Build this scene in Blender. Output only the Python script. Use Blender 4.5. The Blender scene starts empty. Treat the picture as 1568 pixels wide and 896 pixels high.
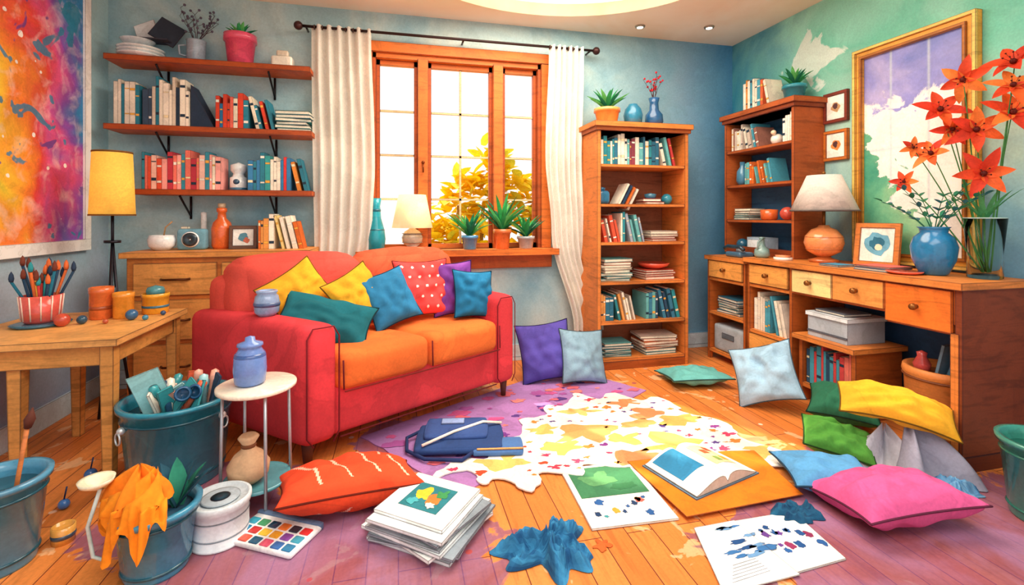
import bpy,bmesh,math,random
from mathutils import Matrix,Vector,noise
pi=math.pi
def H(h):
    if not isinstance(h,str):return h
    h=h.lstrip('#');o=[]
    for i in (0,2,4):
        c=int(h[i:i+2],16)/255
        o.append(c/12.92 if c<=.04045 else ((c+.055)/1.055)**2.4)
    return (o[0],o[1],o[2],1)
# ---------------------------------------------------------------- materials
def newmat(n):
    m=bpy.data.materials.new(n);m.use_nodes=True;t=m.node_tree
    for x in list(t.nodes):t.nodes.remove(x)
    return m,t,t.nodes,t.links
def ramp(N,stops,interp='LINEAR'):
    r=N.new('ShaderNodeValToRGB');cr=r.color_ramp;cr.interpolation=interp
    while len(cr.elements)<len(stops):cr.elements.new(.5)
    for e,(p,c) in zip(cr.elements,stops):
        e.position=p;e.color=c if isinstance(c,tuple) else (c,c,c,1)
    return r
def mixc(N,Lk,a,b,f,mode='MIX'):
    m=N.new('ShaderNodeMix');m.data_type='RGBA';m.blend_type=mode;m.clamp_result=False
    for k,v in ((6,a),(7,b),(0,f)):
        if hasattr(v,'links'):Lk.new(v,m.inputs[k])
        else:m.inputs[k].default_value=v
    return m.outputs[2]
def math_(N,Lk,op,a,b=0.):
    m=N.new('ShaderNodeMath');m.operation=op
    for k,v in ((0,a),(1,b)):
        if hasattr(v,'links'):Lk.new(v,m.inputs[k])
        else:m.inputs[k].default_value=v
    return m.outputs[0]
def noiz(N,Lk,vec,scale,detail=3,dist=.4,rough=.55):
    n=N.new('ShaderNodeTexNoise');n.inputs['Scale'].default_value=scale;n.inputs['Detail'].default_value=detail
    n.inputs['Distortion'].default_value=dist;n.inputs['Roughness'].default_value=rough
    Lk.new(vec,n.inputs['Vector']);return n.outputs['Fac']
def mr(N,Lk,v,a,b,c=0.,d=1.):
    m=N.new('ShaderNodeMapRange');Lk.new(v,m.inputs[0])
    for i,k in enumerate((a,b,c,d)):m.inputs[i+1].default_value=k
    return m.outputs[0]
def wash(N,Lk,vec,col,scale,amt=1.,dk=.72,lt=1.3):
    n=noiz(N,Lk,vec,scale,4,.6)
    r=ramp(N,[(.28,dk),(.46,.97),(.5,.88),(.525,1.08),(.72,lt)])
    Lk.new(n,r.inputs[0])
    c=mixc(N,Lk,col,r.outputs[0],amt,'MULTIPLY')
    g=noiz(N,Lk,vec,90,2,0)
    r2=ramp(N,[(.3,.92),(.7,1.08)]);Lk.new(g,r2.inputs[0])
    return mixc(N,Lk,c,r2.outputs[0],.8,'MULTIPLY')
def inkf(N,Lk,rad):
    b=N.new('ShaderNodeBevel');b.samples=6;b.inputs['Radius'].default_value=rad
    g=N.new('ShaderNodeNewGeometry')
    d=N.new('ShaderNodeVectorMath');d.operation='DOT_PRODUCT'
    Lk.new(b.outputs[0],d.inputs[0]);Lk.new(g.outputs['Normal'],d.inputs[1])
    r=ramp(N,[(.88,1.),(.99,0.)]);Lk.new(d.outputs['Value'],r.inputs[0])
    return r.outputs[0]
def surf(name,rough=.7,scale=5,amt=1.,ink=0.,metal=0,emit=0,spec=.3,grain=None,trans=0,coat=0,transl=0):
    m,t,N,Lk=newmat(name)
    o=N.new('ShaderNodeOutputMaterial');p=N.new('ShaderNodeBsdfPrincipled')
    a=N.new('ShaderNodeAttribute');a.attribute_name='Col'
    tc=N.new('ShaderNodeTexCoord');oi=N.new('ShaderNodeObjectInfo')
    va=N.new('ShaderNodeVectorMath');va.operation='ADD'
    sc=N.new('ShaderNodeVectorMath');sc.operation='SCALE';sc.inputs[3].default_value=40
    cb=N.new('ShaderNodeCombineXYZ')
    for i in range(3):Lk.new(oi.outputs['Random'],cb.inputs[i])
    Lk.new(cb.outputs[0],sc.inputs[0])
    Lk.new(tc.outputs['Object'],va.inputs[0]);Lk.new(sc.outputs[0],va.inputs[1])
    vec=va.outputs[0]
    c=wash(N,Lk,vec,a.outputs['Color'],scale,amt) if amt else a.outputs['Color']
    if grain:
        mp=N.new('ShaderNodeMapping');mp.inputs['Scale'].default_value=grain
        Lk.new(vec,mp.inputs[0])
        g=noiz(N,Lk,mp.outputs[0],3,4,.6)
        r=ramp(N,[(.36,.68),(.44,1.),(.56,1.08),(.62,.84),(.7,1.14)]);Lk.new(g,r.inputs[0])
        c=mixc(N,Lk,c,r.outputs[0],.8,'MULTIPLY')
    if ink:
        c=mixc(N,Lk,c,(.04,.016,.02,1),math_(N,Lk,'MULTIPLY',inkf(N,Lk,ink),.88))
    Lk.new(c,p.inputs['Base Color'])
    p.inputs['Roughness'].default_value=rough;p.inputs['Metallic'].default_value=metal
    p.inputs['Specular IOR Level'].default_value=spec
    if coat:p.inputs['Coat Weight'].default_value=coat
    if emit:
        Lk.new(c,p.inputs['Emission Color']);p.inputs['Emission Strength'].default_value=emit
    if trans:
        p.inputs['Transmission Weight'].default_value=trans;p.inputs['IOR'].default_value=1.15
    if transl:
        tl=N.new('ShaderNodeBsdfTranslucent');Lk.new(c,tl.inputs[0]);mx=N.new('ShaderNodeMixShader');mx.inputs[0].default_value=transl
        Lk.new(p.outputs[0],mx.inputs[1]);Lk.new(tl.outputs[0],mx.inputs[2]);Lk.new(mx.outputs[0],o.inputs[0])
    else:Lk.new(p.outputs[0],o.inputs[0])
    return m
M_MATTE=surf('painted_matte',.75,6,.7,ink=.006)
M_CER=surf('glazed_ceramic',.2,7,.8,spec=.5,coat=.35)
M_WOOD=surf('stained_wood',.5,3,.65,ink=.009,grain=(1.2,1.2,9))
M_FAB=surf('fabric',.9,3.2,.85)
M_GLASS=surf('vase_glass',.03,6,0,trans=1)
M_SHADE=surf('lamp_shade_lit',.8,5,.5,emit=.5,transl=.3)
M_METAL=surf('dark_metal',.35,9,.5,metal=.6)
M_LEAF=surf('leaf',.55,14,.8,transl=.3)
M_LIN=surf('linen',.95,4,.4,transl=.25)
M_GLOW=surf('light_glow',.8,5,.1,emit=2.2)
def artmat():
    m,t,N,Lk=newmat('abstract_watercolor_canvas')
    o=N.new('ShaderNodeOutputMaterial');p=N.new('ShaderNodeBsdfPrincipled');Lk.new(p.outputs[0],o.inputs[0])
    g=N.new('ShaderNodeNewGeometry');s=N.new('ShaderNodeSeparateXYZ');P=g.outputs['Position'];Lk.new(P,s.inputs[0])
    n=noiz(N,Lk,P,2.1,3,.5);n2=noiz(N,Lk,P,4.,3,.8);n3=noiz(N,Lk,P,9,3,.6)
    y=mr(N,Lk,s.outputs[1],2.5,3.58);z=mr(N,Lk,s.outputs[2],1.,2.6)
    q=math_(N,Lk,'ADD',math_(N,Lk,'MULTIPLY',y,.95),math_(N,Lk,'MULTIPLY',math_(N,Lk,'SUBTRACT',n,.5),.85))
    q=math_(N,Lk,'ADD',q,math_(N,Lk,'MULTIPLY',math_(N,Lk,'SUBTRACT',z,.42),.2))
    r=ramp(N,[(.02,H('#5fa04a')),(.16,H('#9cc84a')),(.28,H('#f4cc36')),(.42,H('#f2882e')),(.54,H('#e2443c')),(.68,H('#dd5590')),(.8,H('#8a4fb0')),(.93,H('#2f82bc'))])
    Lk.new(q,r.inputs[0])
    c=mixc(N,Lk,r.outputs[0],H('#ffe8e0'),mr(N,Lk,n3,.5,.8,0,.6))
    v=N.new('ShaderNodeTexVoronoi');v.inputs['Scale'].default_value=9;Lk.new(P,v.inputs['Vector'])
    d=math_(N,Lk,'ADD',v.outputs['Distance'],math_(N,Lk,'MULTIPLY',n2,.6))
    w=ramp(N,[(.39,1.),(.41,0.)]);Lk.new(d,w.inputs[0])
    c=mixc(N,Lk,c,H('#faf4ee'),w.outputs[0])
    w2=ramp(N,[(.60,0.),(.615,1.)]);Lk.new(n2,w2.inputs[0]);c=mixc(N,Lk,c,H('#1f84a8'),math_(N,Lk,'MULTIPLY',w2.outputs[0],.88))
    w3=ramp(N,[(.34,1.),(.355,0.)]);Lk.new(n2,w3.inputs[0]);c=mixc(N,Lk,c,H('#5a3f96'),math_(N,Lk,'MULTIPLY',w3.outputs[0],.8))
    Lk.new(wash(N,Lk,P,c,7,.6),p.inputs['Base Color']);p.inputs['Roughness'].default_value=.8
    return m
def reflmat():
    m,t,N,Lk=newmat('painted_mirror_reflection')  # view reflected in the mirror, painted as a fixed colour wash
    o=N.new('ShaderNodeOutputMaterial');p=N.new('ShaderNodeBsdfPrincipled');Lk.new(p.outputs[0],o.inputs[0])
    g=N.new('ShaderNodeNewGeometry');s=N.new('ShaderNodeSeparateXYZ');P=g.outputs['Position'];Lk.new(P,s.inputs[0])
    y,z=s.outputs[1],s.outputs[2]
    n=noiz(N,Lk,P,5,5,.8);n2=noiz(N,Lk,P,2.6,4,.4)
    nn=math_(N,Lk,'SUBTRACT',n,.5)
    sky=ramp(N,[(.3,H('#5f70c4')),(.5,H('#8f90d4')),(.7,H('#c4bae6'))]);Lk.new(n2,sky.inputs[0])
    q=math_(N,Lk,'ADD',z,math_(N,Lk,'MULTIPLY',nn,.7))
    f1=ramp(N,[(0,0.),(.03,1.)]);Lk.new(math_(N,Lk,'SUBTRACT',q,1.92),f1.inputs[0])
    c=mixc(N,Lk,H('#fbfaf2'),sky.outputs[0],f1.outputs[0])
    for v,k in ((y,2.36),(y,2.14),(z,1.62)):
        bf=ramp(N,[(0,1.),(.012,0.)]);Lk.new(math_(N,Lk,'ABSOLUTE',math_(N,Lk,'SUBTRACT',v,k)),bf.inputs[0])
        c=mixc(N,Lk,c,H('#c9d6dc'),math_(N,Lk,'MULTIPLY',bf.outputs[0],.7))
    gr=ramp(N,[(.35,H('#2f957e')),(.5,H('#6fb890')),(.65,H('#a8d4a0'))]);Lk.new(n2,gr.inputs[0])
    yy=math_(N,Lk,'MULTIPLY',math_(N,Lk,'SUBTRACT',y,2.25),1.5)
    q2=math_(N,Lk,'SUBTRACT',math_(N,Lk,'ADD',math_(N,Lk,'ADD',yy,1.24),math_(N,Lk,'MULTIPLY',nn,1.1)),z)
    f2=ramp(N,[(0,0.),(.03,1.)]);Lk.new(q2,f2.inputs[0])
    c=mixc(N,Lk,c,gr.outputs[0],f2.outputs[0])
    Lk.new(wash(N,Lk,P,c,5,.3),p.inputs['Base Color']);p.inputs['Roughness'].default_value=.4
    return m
MATS=[M_MATTE,M_CER,M_WOOD,M_FAB,M_GLASS,M_SHADE,M_METAL,M_LEAF,M_LIN,M_GLOW,artmat(),reflmat()]
MT,CE,WO,FA,GL,SH,ME,LE,LI,GW,ART,REFL=range(12)
# ---------------------------------------------------------------- builder
class B:
    def __init__(s,M=None):
        s.v=[];s.f=[];s.c=[];s.m=[];s.s=[];s.M=M or Matrix();s.fn=None
    def add(s,vs,fs,col,mat=0,sm=False):
        n=len(s.v)
        for p in vs:
            p=Vector(p)
            if s.fn:p=Vector(s.fn(p))
            s.v.append(s.M@p)
        if isinstance(col,str):col=H(col)
        for i,f in enumerate(fs):
            s.f.append([n+k for k in f])
            s.c.append(H(col[i] if isinstance(col,list) else col))
            s.m.append(mat);s.s.append(sm)
    def bx(s,x0,x1,y0,y1,z0,z1,col,mat=0,rz=0,T=None):
        vs=[(x,y,z) for z in (z0,z1) for y in (y0,y1) for x in (x0,x1)]
        if rz:
            cx,cy=(x0+x1)/2,(y0+y1)/2;c,sn=math.cos(rz),math.sin(rz)
            vs=[(cx+(x-cx)*c-(y-cy)*sn,cy+(x-cx)*sn+(y-cy)*c,z) for x,y,z in vs]
        if T:vs=[T@Vector(p) for p in vs]
        s.add(vs,[(0,2,3,1),(4,5,7,6),(0,1,5,4),(2,6,7,3),(0,4,6,2),(1,3,7,5)],col,mat)
    def lathe(s,pr,x,y,z,col,mat=CE,seg=28,T=None,sq=1):
        vs=[];fs=[]
        for r,h in pr:
            for k in range(seg):
                a=2*pi*k/seg;vs.append((x+r*math.cos(a),y+sq*r*math.sin(a),z+h))
        for i in range(len(pr)-1):
            for k in range(seg):
                k2=(k+1)%seg;fs.append((i*seg+k,i*seg+k2,(i+1)*seg+k2,(i+1)*seg+k))
        fs.append(tuple(range(seg))[::-1]) if pr[0][0]>1e-4 else 0
        fs.append(tuple((len(pr)-1)*seg+k for k in range(seg))) if pr[-1][0]>1e-4 else 0
        if T:vs=[T@Vector(p) for p in vs]
        s.add(vs,fs,col,mat,True)
    def ball(s,x,y,z,r,col,mat=CE,sz=1,seg=16):
        s.lathe([(max(1e-5,r*math.sin(pi*i/10)),-r*sz*math.cos(pi*i/10)) for i in range(11)],x,y,z,col,mat,seg)
    def tube(s,pts,r,col,mat=ME,seg=8,r2=None):
        pts=[Vector(p) for p in pts];vs=[];fs=[];n=len(pts)
        up=None
        for i,p in enumerate(pts):
            d=(pts[min(i+1,n-1)]-pts[max(i-1,0)]).normalized()
            if up is None:up=Vector((0,0,1)) if abs(d.z)<.9 else Vector((1,0,0))
            a=d.cross(up)
            if a.length<1e-4:a=d.orthogonal()
            a.normalize();b=a.cross(d);up=b
            rr=r if r2 is None else r+(r2-r)*i/(n-1)
            for k in range(seg):
                t=2*pi*k/seg;vs.append(p+a*rr*math.cos(t)+b*rr*math.sin(t))
        for i in range(n-1):
            for k in range(seg):
                k2=(k+1)%seg;fs.append((i*seg+k,i*seg+k2,(i+1)*seg+k2,(i+1)*seg+k))
        fs.append(tuple(range(seg))[::-1]);fs.append(tuple((n-1)*seg+k for k in range(seg)))
        s.add(vs,fs,col,mat,True)
    def soft(s,x0,x1,y0,y1,z0,z1,r,col,bulge=0,mat=FA,n=12,T=None,seed=0):
        c=Vector(((x0+x1)/2,(y0+y1)/2,(z0+z1)/2));h=Vector(((x1-x0)/2,(y1-y0)/2,(z1-z0)/2))
        r=min(r,h.x*.98,h.y*.98,h.z*.98)
        g=[math.sin((i/n-.5)*pi) for i in range(n+1)]
        for ax in range(3):
            for sg in (-1,1):
                vs=[];fs=[]
                for a in g:
                    for b in g:
                        q=Vector((0,0,0));q[ax]=sg;q[(ax+1)%3]=a;q[(ax+2)%3]=b
                        p=Vector((q.x*h.x,q.y*h.y,q.z*h.z))
                        inn=Vector([max(-(h[k]-r),min(h[k]-r,p[k])) for k in range(3)])
                        d=p-inn
                        if d.length>1e-6:p=inn+d.normalized()*r
                        if bulge:
                            w=(1-a*a)*(1-b*b);p[ax]+=sg*bulge*w*(1+.35*noise.noise(Vector((a*2+seed,b*2,seed+ax))))
                        p=p+c
                        vs.append(T@p if T else p)
                m=n+1
                for i in range(n):
                    for j in range(n):
                        f=(i*m+j,i*m+j+1,(i+1)*m+j+1,(i+1)*m+j)
                        fs.append(f if sg>0 else f[::-1])
                s.add(vs,fs,col,mat,True)
    def cush(s,T,w,h,t,col,pipe=None,seed=0,fn=None,n=26,mat=FA,pinch=.1,fold=.014,bend=0,twist=0):
        col=H(col);border=[]
        for sg in (1,-1):
            vs=[];fs=[];cs=[]
            for i in range(n+1):
                for j in range(n+1):
                    u=2*i/n-1;v=2*j/n-1
                    x=w/2*u*(1-pinch*(1-v*v));y=h/2*v*(1-pinch*(1-u*u))
                    e=max(0,(1-u*u)*(1-v*v))
                    z=sg*t/2*e**.42+fold*(e**.5)*noise.noise(Vector((u*3+seed,v*3,seed*1.7)))*2
                    z+=sg*fold*.8*math.sin(9*math.atan2(v,u)+seed)*(u*u+v*v)*.5*min(1,e*6)
                    z+=bend*(1-u*u)+twist*u
                    vs.append(T@Vector((x,y,z)))
                    if sg==1:border.append(vs[-1])
            m=n+1
            for i in range(n):
                for j in range(n):
                    f=(i*m+j,i*m+j+1,(i+1)*m+j+1,(i+1)*m+j)
                    fs.append(f if sg<0 else f[::-1])
                    cs.append(H(fn((2*i+1)/n-1,(2*j+1)/n-1)) if fn else col)
            s.add(vs,fs,cs,mat,True)
        g=lambda i,j:border[i*(n+1)+j]
        loop=[g(i,0) for i in range(n)]+[g(n,j) for j in range(n)]+[g(n-i,n) for i in range(n)]+[g(0,n-j) for j in range(n)]
        loop.append(loop[0])
        s.tube(loop,.0042,pipe or tuple([k*.16 for k in col[:3]]+[1]),mat,6)
    def leaf(s,p,d,L,w,col,bend=.3,mat=LE,cup=.15,n=7,up=(0,0,1)):
        p=Vector(p);d=Vector(d).normalized();up=Vector(up)
        side=d.cross(up)
        if side.length<.05:side=d.cross(Vector((1,.3,0)))
        side.normalize();nn=side.cross(d).normalized()
        vs=[];fs=[]
        for i in range(n+1):
            t=i/n;c=p+d*L*t-nn*bend*L*t*t
            ww=w*max(.03,math.sin(pi*min(1,t*.85+.15))**.8)*(1 if t<1 else 0.02)
            vs+=[c-side*ww/2+nn*cup*ww,c-nn*cup*ww*.3,c+side*ww/2+nn*cup*ww]
        for i in range(n):
            a=i*3;fs+=[(a,a+1,a+4,a+3),(a+1,a+2,a+5,a+4)]
        s.add(vs,fs,col,mat,True)
    def poly(s,pts,z0,z1,col,mat=0):
        n=len(pts);vs=[(x,y,z0) for x,y in pts]+[(x,y,z1) for x,y in pts]
        fs=[tuple(range(n))[::-1],tuple(range(n,2*n))]+[(i,(i+1)%n,n+(i+1)%n,n+i) for i in range(n)]
        s.add(vs,fs,col,mat)
    def blob(s,x,y,z,r,col,seed=0,sx=1,sy=1,n=22,irr=.35,th=.0015,mat=0):
        pts=[]
        for k in range(n):
            a=2*pi*k/n;q=r*(1+irr*noise.noise(Vector((math.cos(a)*1.6+seed*3.1,math.sin(a)*1.6,seed))) *2)
            pts.append((x+q*sx*math.cos(a),y+q*sy*math.sin(a)))
        s.poly(pts,z,z+th,col,mat)
    def crumple(s,x,y,z,rx,ry,h,col,seed=0,rings=14,seg=72,irr=.4,fr=2.6,mat=FA,col2=None):
        vs=[];fs=[];cs=[]
        c1=H(col);c2=H(col2 or col)
        for i in range(rings+1):
            q=i/rings
            for k in range(seg):
                a=2*pi*k/seg
                out=1+irr*noise.noise(Vector((math.cos(a)*1.8+seed,math.sin(a)*1.8,seed*2)))*2+.13*math.sin(5*a+seed)+.06*math.sin(11*a+seed*2)
                px=x+rx*q*out*math.cos(a);py=y+ry*q*out*math.sin(a)
                f=1-2*abs(noise.noise(Vector((px*fr*4+seed,py*fr*4,seed))))
                f2=1-2*abs(noise.noise(Vector((px*fr*9,py*fr*9+seed,seed))))
                zz=z+.003+h*(1-q**2.5)*(.15+.85*max(0,f)**2)+h*.4*max(0,f2)**2*(1-q**6)
                vs.append((px,py,zz))
        for i in range(rings):
            for k in range(seg):
                k2=(k+1)%seg;fs.append((i*seg+k,i*seg+k2,(i+1)*seg+k2,(i+1)*seg+k))
                w=max(0,min(1,noise.noise(Vector((i*.4,k*.25,seed)))*.9+.5))
                cs.append(tuple(c1[j]*(1-w)+c2[j]*w for j in range(4)))
        s.add(vs,fs,cs,mat,True)
    def drape(s,x,y,z0,h,r0,r,a0,a1,col,folds=5,seed=0,n=54,m=14,amp=.2,tail=.25,mat=FA):
        vs=[];fs=[]
        for i in range(n+1):
            a=a0+(a1-a0)*i/n
            f=math.sin(folds*a+seed);g=math.sin(folds*2.3*a+seed*2)
            for j in range(m+1):
                v=j/m
                rr=r0+(r*(1+tail*f+.1*g)-r0)*v**.9+amp*.12*f*math.sin(pi*v)
                zz=z0+h*(1-v)**1.25*(1+.12*g*(1-v))+.012*abs(g)*v*(1-v)*4+.004
                vs.append((x+rr*math.cos(a),y+rr*math.sin(a),zz))
        for i in range(n):
            for j in range(m):fs.append((i*(m+1)+j,i*(m+1)+j+1,(i+1)*(m+1)+j+1,(i+1)*(m+1)+j))
        s.add(vs,fs,col,mat,True)
    def make(s,name):
        xs=[p.x for p in s.v];ys=[p.y for p in s.v];zs=[p.z for p in s.v]
        o=Vector(((min(xs)+max(xs))/2,(min(ys)+max(ys))/2,min(zs)))
        me=bpy.data.meshes.new(name);me.from_pydata([tuple(p-o) for p in s.v],[],s.f)
        used=sorted(set(s.m));mp={k:i for i,k in enumerate(used)}
        for k in used:me.materials.append(MATS[k])
        me.polygons.foreach_set('material_index',[mp[k] for k in s.m])
        me.polygons.foreach_set('use_smooth',s.s)
        at=me.attributes.new('Col','FLOAT_COLOR','CORNER');buf=[]
        for f,c in zip(s.f,s.c):buf+=list(c)*len(f)
        at.data.foreach_set('color',buf)
        me.update()
        ob=bpy.data.objects.new(name,me);ob.location=o
        bpy.context.scene.collection.objects.link(ob);return ob
def TR(x,y,z,rx=0,ry=0,rz=0):
    return Matrix.Translation((x,y,z))@Matrix.Rotation(math.radians(rz),4,'Z')@Matrix.Rotation(math.radians(ry),4,'Y')@Matrix.Rotation(math.radians(rx),4,'X')
def books(b,x0,x1,y,z,dep,h0,h1,pal,seed=0,lean=2):
    r=random.Random(seed);x=x0
    while x<x1-.012:
        w=min(r.uniform(.016,.036),x1-x);h=r.uniform(h0,h1);c=pal[r.randrange(len(pal))]
        d=dep*r.uniform(.82,1);last=x1-x<.09*lean/2+.02 and lean>0
        T=None
        if last:
            an=math.radians(13)
            T=Matrix.Translation((x+w+h*.20,y,z))@Matrix.Rotation(-an,4,'Y')@Matrix.Translation((-(x+w),-y,-z))
            if x+w+h*.2>x1+.02:break
        b.bx(x,x+w-.001,y,y+d,z,z+h,c,MT,T=T)
        b.bx(x+.003,x+w-.004,y+.004,y+d-.003,z+h,z+h+.0015,'#f4ecd8',MT,T=T)
        if r.random()<.75:
            c2=r.choice(['#f3e3b8','#e8b04a','#f4f0e4','#20384c'])
            for q in (r.uniform(.15,.3),r.uniform(.7,.85)):
                b.bx(x+.002,x+w-.003,y-.001,y,z+h*q,z+h*q+r.uniform(.006,.02),c2,MT,T=T)
        x+=w+(.012 if last else 0)
def hstack(b,cx,cy,z,n,w,d,pal,seed=0,t=(.014,.028)):
    r=random.Random(seed)
    for i in range(n):
        h=r.uniform(*t);ww=w*r.uniform(.82,1);a=r.uniform(-.14,.14)
        c=pal[r.randrange(len(pal))];ox=r.uniform(-.01,.01)
        b.bx(cx-ww/2+ox,cx+ww/2+ox,cy-d/2,cy+d/2,z,z+.003,c,MT,a)
        b.bx(cx-ww/2+ox+.004,cx+ww/2+ox-.004,cy-d/2+.004,cy+d/2-.004,z+.003,z+h-.003,'#f2ead6',MT,a)
        b.bx(cx-ww/2+ox,cx+ww/2+ox,cy-d/2,cy+d/2,z+h-.003,z+h,c,MT,a);z+=h
    return z
# ---------------------------------------------------------------- room
XL,XR,YB,HC=-1.95,3.03,3.85,2.78
YF=-1.3
def wallmat(name,builder,rough=.85):
    m,t,N,Lk=newmat(name)
    o=N.new('ShaderNodeOutputMaterial');p=N.new('ShaderNodeBsdfPrincipled');Lk.new(p.outputs[0],o.inputs[0])
    g=N.new('ShaderNodeNewGeometry');sx=N.new('ShaderNodeSeparateXYZ');Lk.new(g.outputs['Position'],sx.inputs[0])
    c=builder(N,Lk,g.outputs['Position'],sx.outputs[0],sx.outputs[1],sx.outputs[2])
    Lk.new(c,p.inputs['Base Color']);p.inputs['Roughness'].default_value=rough;p.inputs['Specular IOR Level'].default_value=.15
    return m
def wb(N,Lk,pos,x,y,z):
    n=noiz(N,Lk,pos,1.3,5,.8)
    r=ramp(N,[(.3,H('#7aa6ba')),(.46,H('#9dc0ca')),(.58,H('#b4cdd0')),(.72,H('#d4dcd4'))]);Lk.new(n,r.inputs[0])
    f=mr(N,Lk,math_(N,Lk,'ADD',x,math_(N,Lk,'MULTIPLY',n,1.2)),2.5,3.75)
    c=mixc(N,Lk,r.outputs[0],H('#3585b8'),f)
    return wash(N,Lk,pos,c,2.2,.35)
def wr(N,Lk,pos,x,y,z):
    n=noiz(N,Lk,pos,1.4,5,1.)
    nn=math_(N,Lk,'MULTIPLY',math_(N,Lk,'SUBTRACT',n,.5),1.5)
    r=ramp(N,[(0,H('#4f7ca6')),(.35,H('#7fb0c0')),(.58,H('#b4d8ca')),(.8,H('#7accb4')),(1,H('#a0e0cc'))])
    Lk.new(mr(N,Lk,math_(N,Lk,'ADD',z,nn),.3,2.7),r.inputs[0])
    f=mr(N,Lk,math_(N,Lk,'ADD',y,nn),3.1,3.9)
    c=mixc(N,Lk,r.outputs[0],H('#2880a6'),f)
    n2=noiz(N,Lk,pos,3.4,4,1.)
    q=math_(N,Lk,'ADD',math_(N,Lk,'ABSOLUTE',math_(N,Lk,'SUBTRACT',y,2.97)),math_(N,Lk,'MULTIPLY',math_(N,Lk,'ABSOLUTE',math_(N,Lk,'SUBTRACT',z,2.36)),1.2))
    q=math_(N,Lk,'ADD',q,math_(N,Lk,'MULTIPLY',math_(N,Lk,'SUBTRACT',n2,.5),1.1))
    r3=ramp(N,[(.17,1.),(.2,0.)]);Lk.new(q,r3.inputs[0])
    c=mixc(N,Lk,c,H('#e4f0e6'),math_(N,Lk,'MULTIPLY',r3.outputs[0],.85))
    return wash(N,Lk,pos,c,2.2,.3)
def wl(N,Lk,pos,x,y,z):
    n=noiz(N,Lk,pos,1.4,5,1.)
    nn=math_(N,Lk,'MULTIPLY',math_(N,Lk,'SUBTRACT',n,.5),1.5)
    r=ramp(N,[(0,H('#98a6c6')),(.3,H('#adc0d2')),(.6,H('#9cc8d6')),(1,H('#bcdce0'))])
    Lk.new(mr(N,Lk,math_(N,Lk,'ADD',z,nn),0,2.7),r.inputs[0])
    return wash(N,Lk,pos,r.outputs[0],2.2,.35)
def wc(N,Lk,pos,x,y,z):
    n=noiz(N,Lk,pos,1.2,4,.6)
    r=ramp(N,[(.3,H('#f4dfc4')),(.5,H('#fcf0dc')),(.7,H('#fffaee'))]);Lk.new(n,r.inputs[0]);return r.outputs[0]
def fl(N,Lk,pos,x,y,z):
    cb=N.new('ShaderNodeCombineXYZ');Lk.new(y,cb.inputs[0]);Lk.new(x,cb.inputs[1])
    bt=N.new('ShaderNodeTexBrick');Lk.new(cb.outputs[0],bt.inputs['Vector'])
    bt.inputs['Scale'].default_value=1;bt.inputs['Brick Width'].default_value=1.1;bt.inputs['Row Height'].default_value=.105
    bt.inputs['Mortar Size'].default_value=.0022;bt.inputs['Mortar Smooth'].default_value=.2
    bt.inputs['Color1'].default_value=H('#e88f48');bt.inputs['Color2'].default_value=H('#d97a38');bt.inputs['Mortar'].default_value=H('#7a3626')
    mp=N.new('ShaderNodeMapping');mp.inputs['Scale'].default_value=(14,1.2,1);Lk.new(pos,mp.inputs[0])
    g=noiz(N,Lk,mp.outputs[0],2,5,1.);r=ramp(N,[(.35,.72),(.47,1.),(.6,1.08),(.66,.86),(.75,1.18)]);Lk.new(g,r.inputs[0])
    c=mixc(N,Lk,bt.outputs['Color'],r.outputs[0],.85,'MULTIPLY')
    # pale peach washes on the boards
    np_=noiz(N,Lk,pos,3.1,4,1.4);rp=ramp(N,[(.6,0.),(.615,1.)]);Lk.new(np_,rp.inputs[0])
    c=mixc(N,Lk,c,H('#f8cfa0'),math_(N,Lk,'MULTIPLY',rp.outputs[0],.55))
    # purple floor shade painted into the board colour as rough patches
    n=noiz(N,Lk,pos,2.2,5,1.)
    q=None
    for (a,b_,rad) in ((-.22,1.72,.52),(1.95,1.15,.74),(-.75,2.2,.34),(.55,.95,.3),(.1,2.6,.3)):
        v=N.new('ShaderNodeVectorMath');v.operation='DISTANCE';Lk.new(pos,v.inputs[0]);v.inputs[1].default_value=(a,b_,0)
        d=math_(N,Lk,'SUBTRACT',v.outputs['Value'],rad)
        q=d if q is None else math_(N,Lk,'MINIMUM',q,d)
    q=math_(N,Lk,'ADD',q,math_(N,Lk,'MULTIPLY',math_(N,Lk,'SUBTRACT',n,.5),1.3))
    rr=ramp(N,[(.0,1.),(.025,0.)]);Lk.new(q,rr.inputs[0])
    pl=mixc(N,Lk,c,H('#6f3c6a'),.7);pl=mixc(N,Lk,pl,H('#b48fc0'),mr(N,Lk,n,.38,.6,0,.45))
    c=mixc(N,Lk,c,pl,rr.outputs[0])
    # small paint drips
    v=N.new('ShaderNodeTexVoronoi');v.inputs['Scale'].default_value=5.5;Lk.new(pos,v.inputs['Vector'])
    vd=math_(N,Lk,'ADD',v.outputs['Distance'],math_(N,Lk,'MULTIPLY',math_(N,Lk,'SUBTRACT',np_,.5),.25))
    dr=ramp(N,[(.07,1.),(.085,0.)]);Lk.new(vd,dr.inputs[0])
    dc=ramp(N,[(0,H('#7a3f7a')),(.4,H('#c94f3a')),(.7,H('#f6e2c4')),(1,H('#4a6fa8'))]);Lk.new(v.outputs['Color'],dc.inputs[0])
    c=mixc(N,Lk,c,dc.outputs[0],math_(N,Lk,'MULTIPLY',dr.outputs[0],.8))
    return wash(N,Lk,pos,c,2.5,.35)
MB=wallmat('wall_back_wash',wb);MR_=wallmat('wall_right_wash',wr);ML=wallmat('wall_left_wash',wl)
MC=wallmat('ceiling_wash',wc);MF=wallmat('wood_floor',fl,.42)
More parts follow.
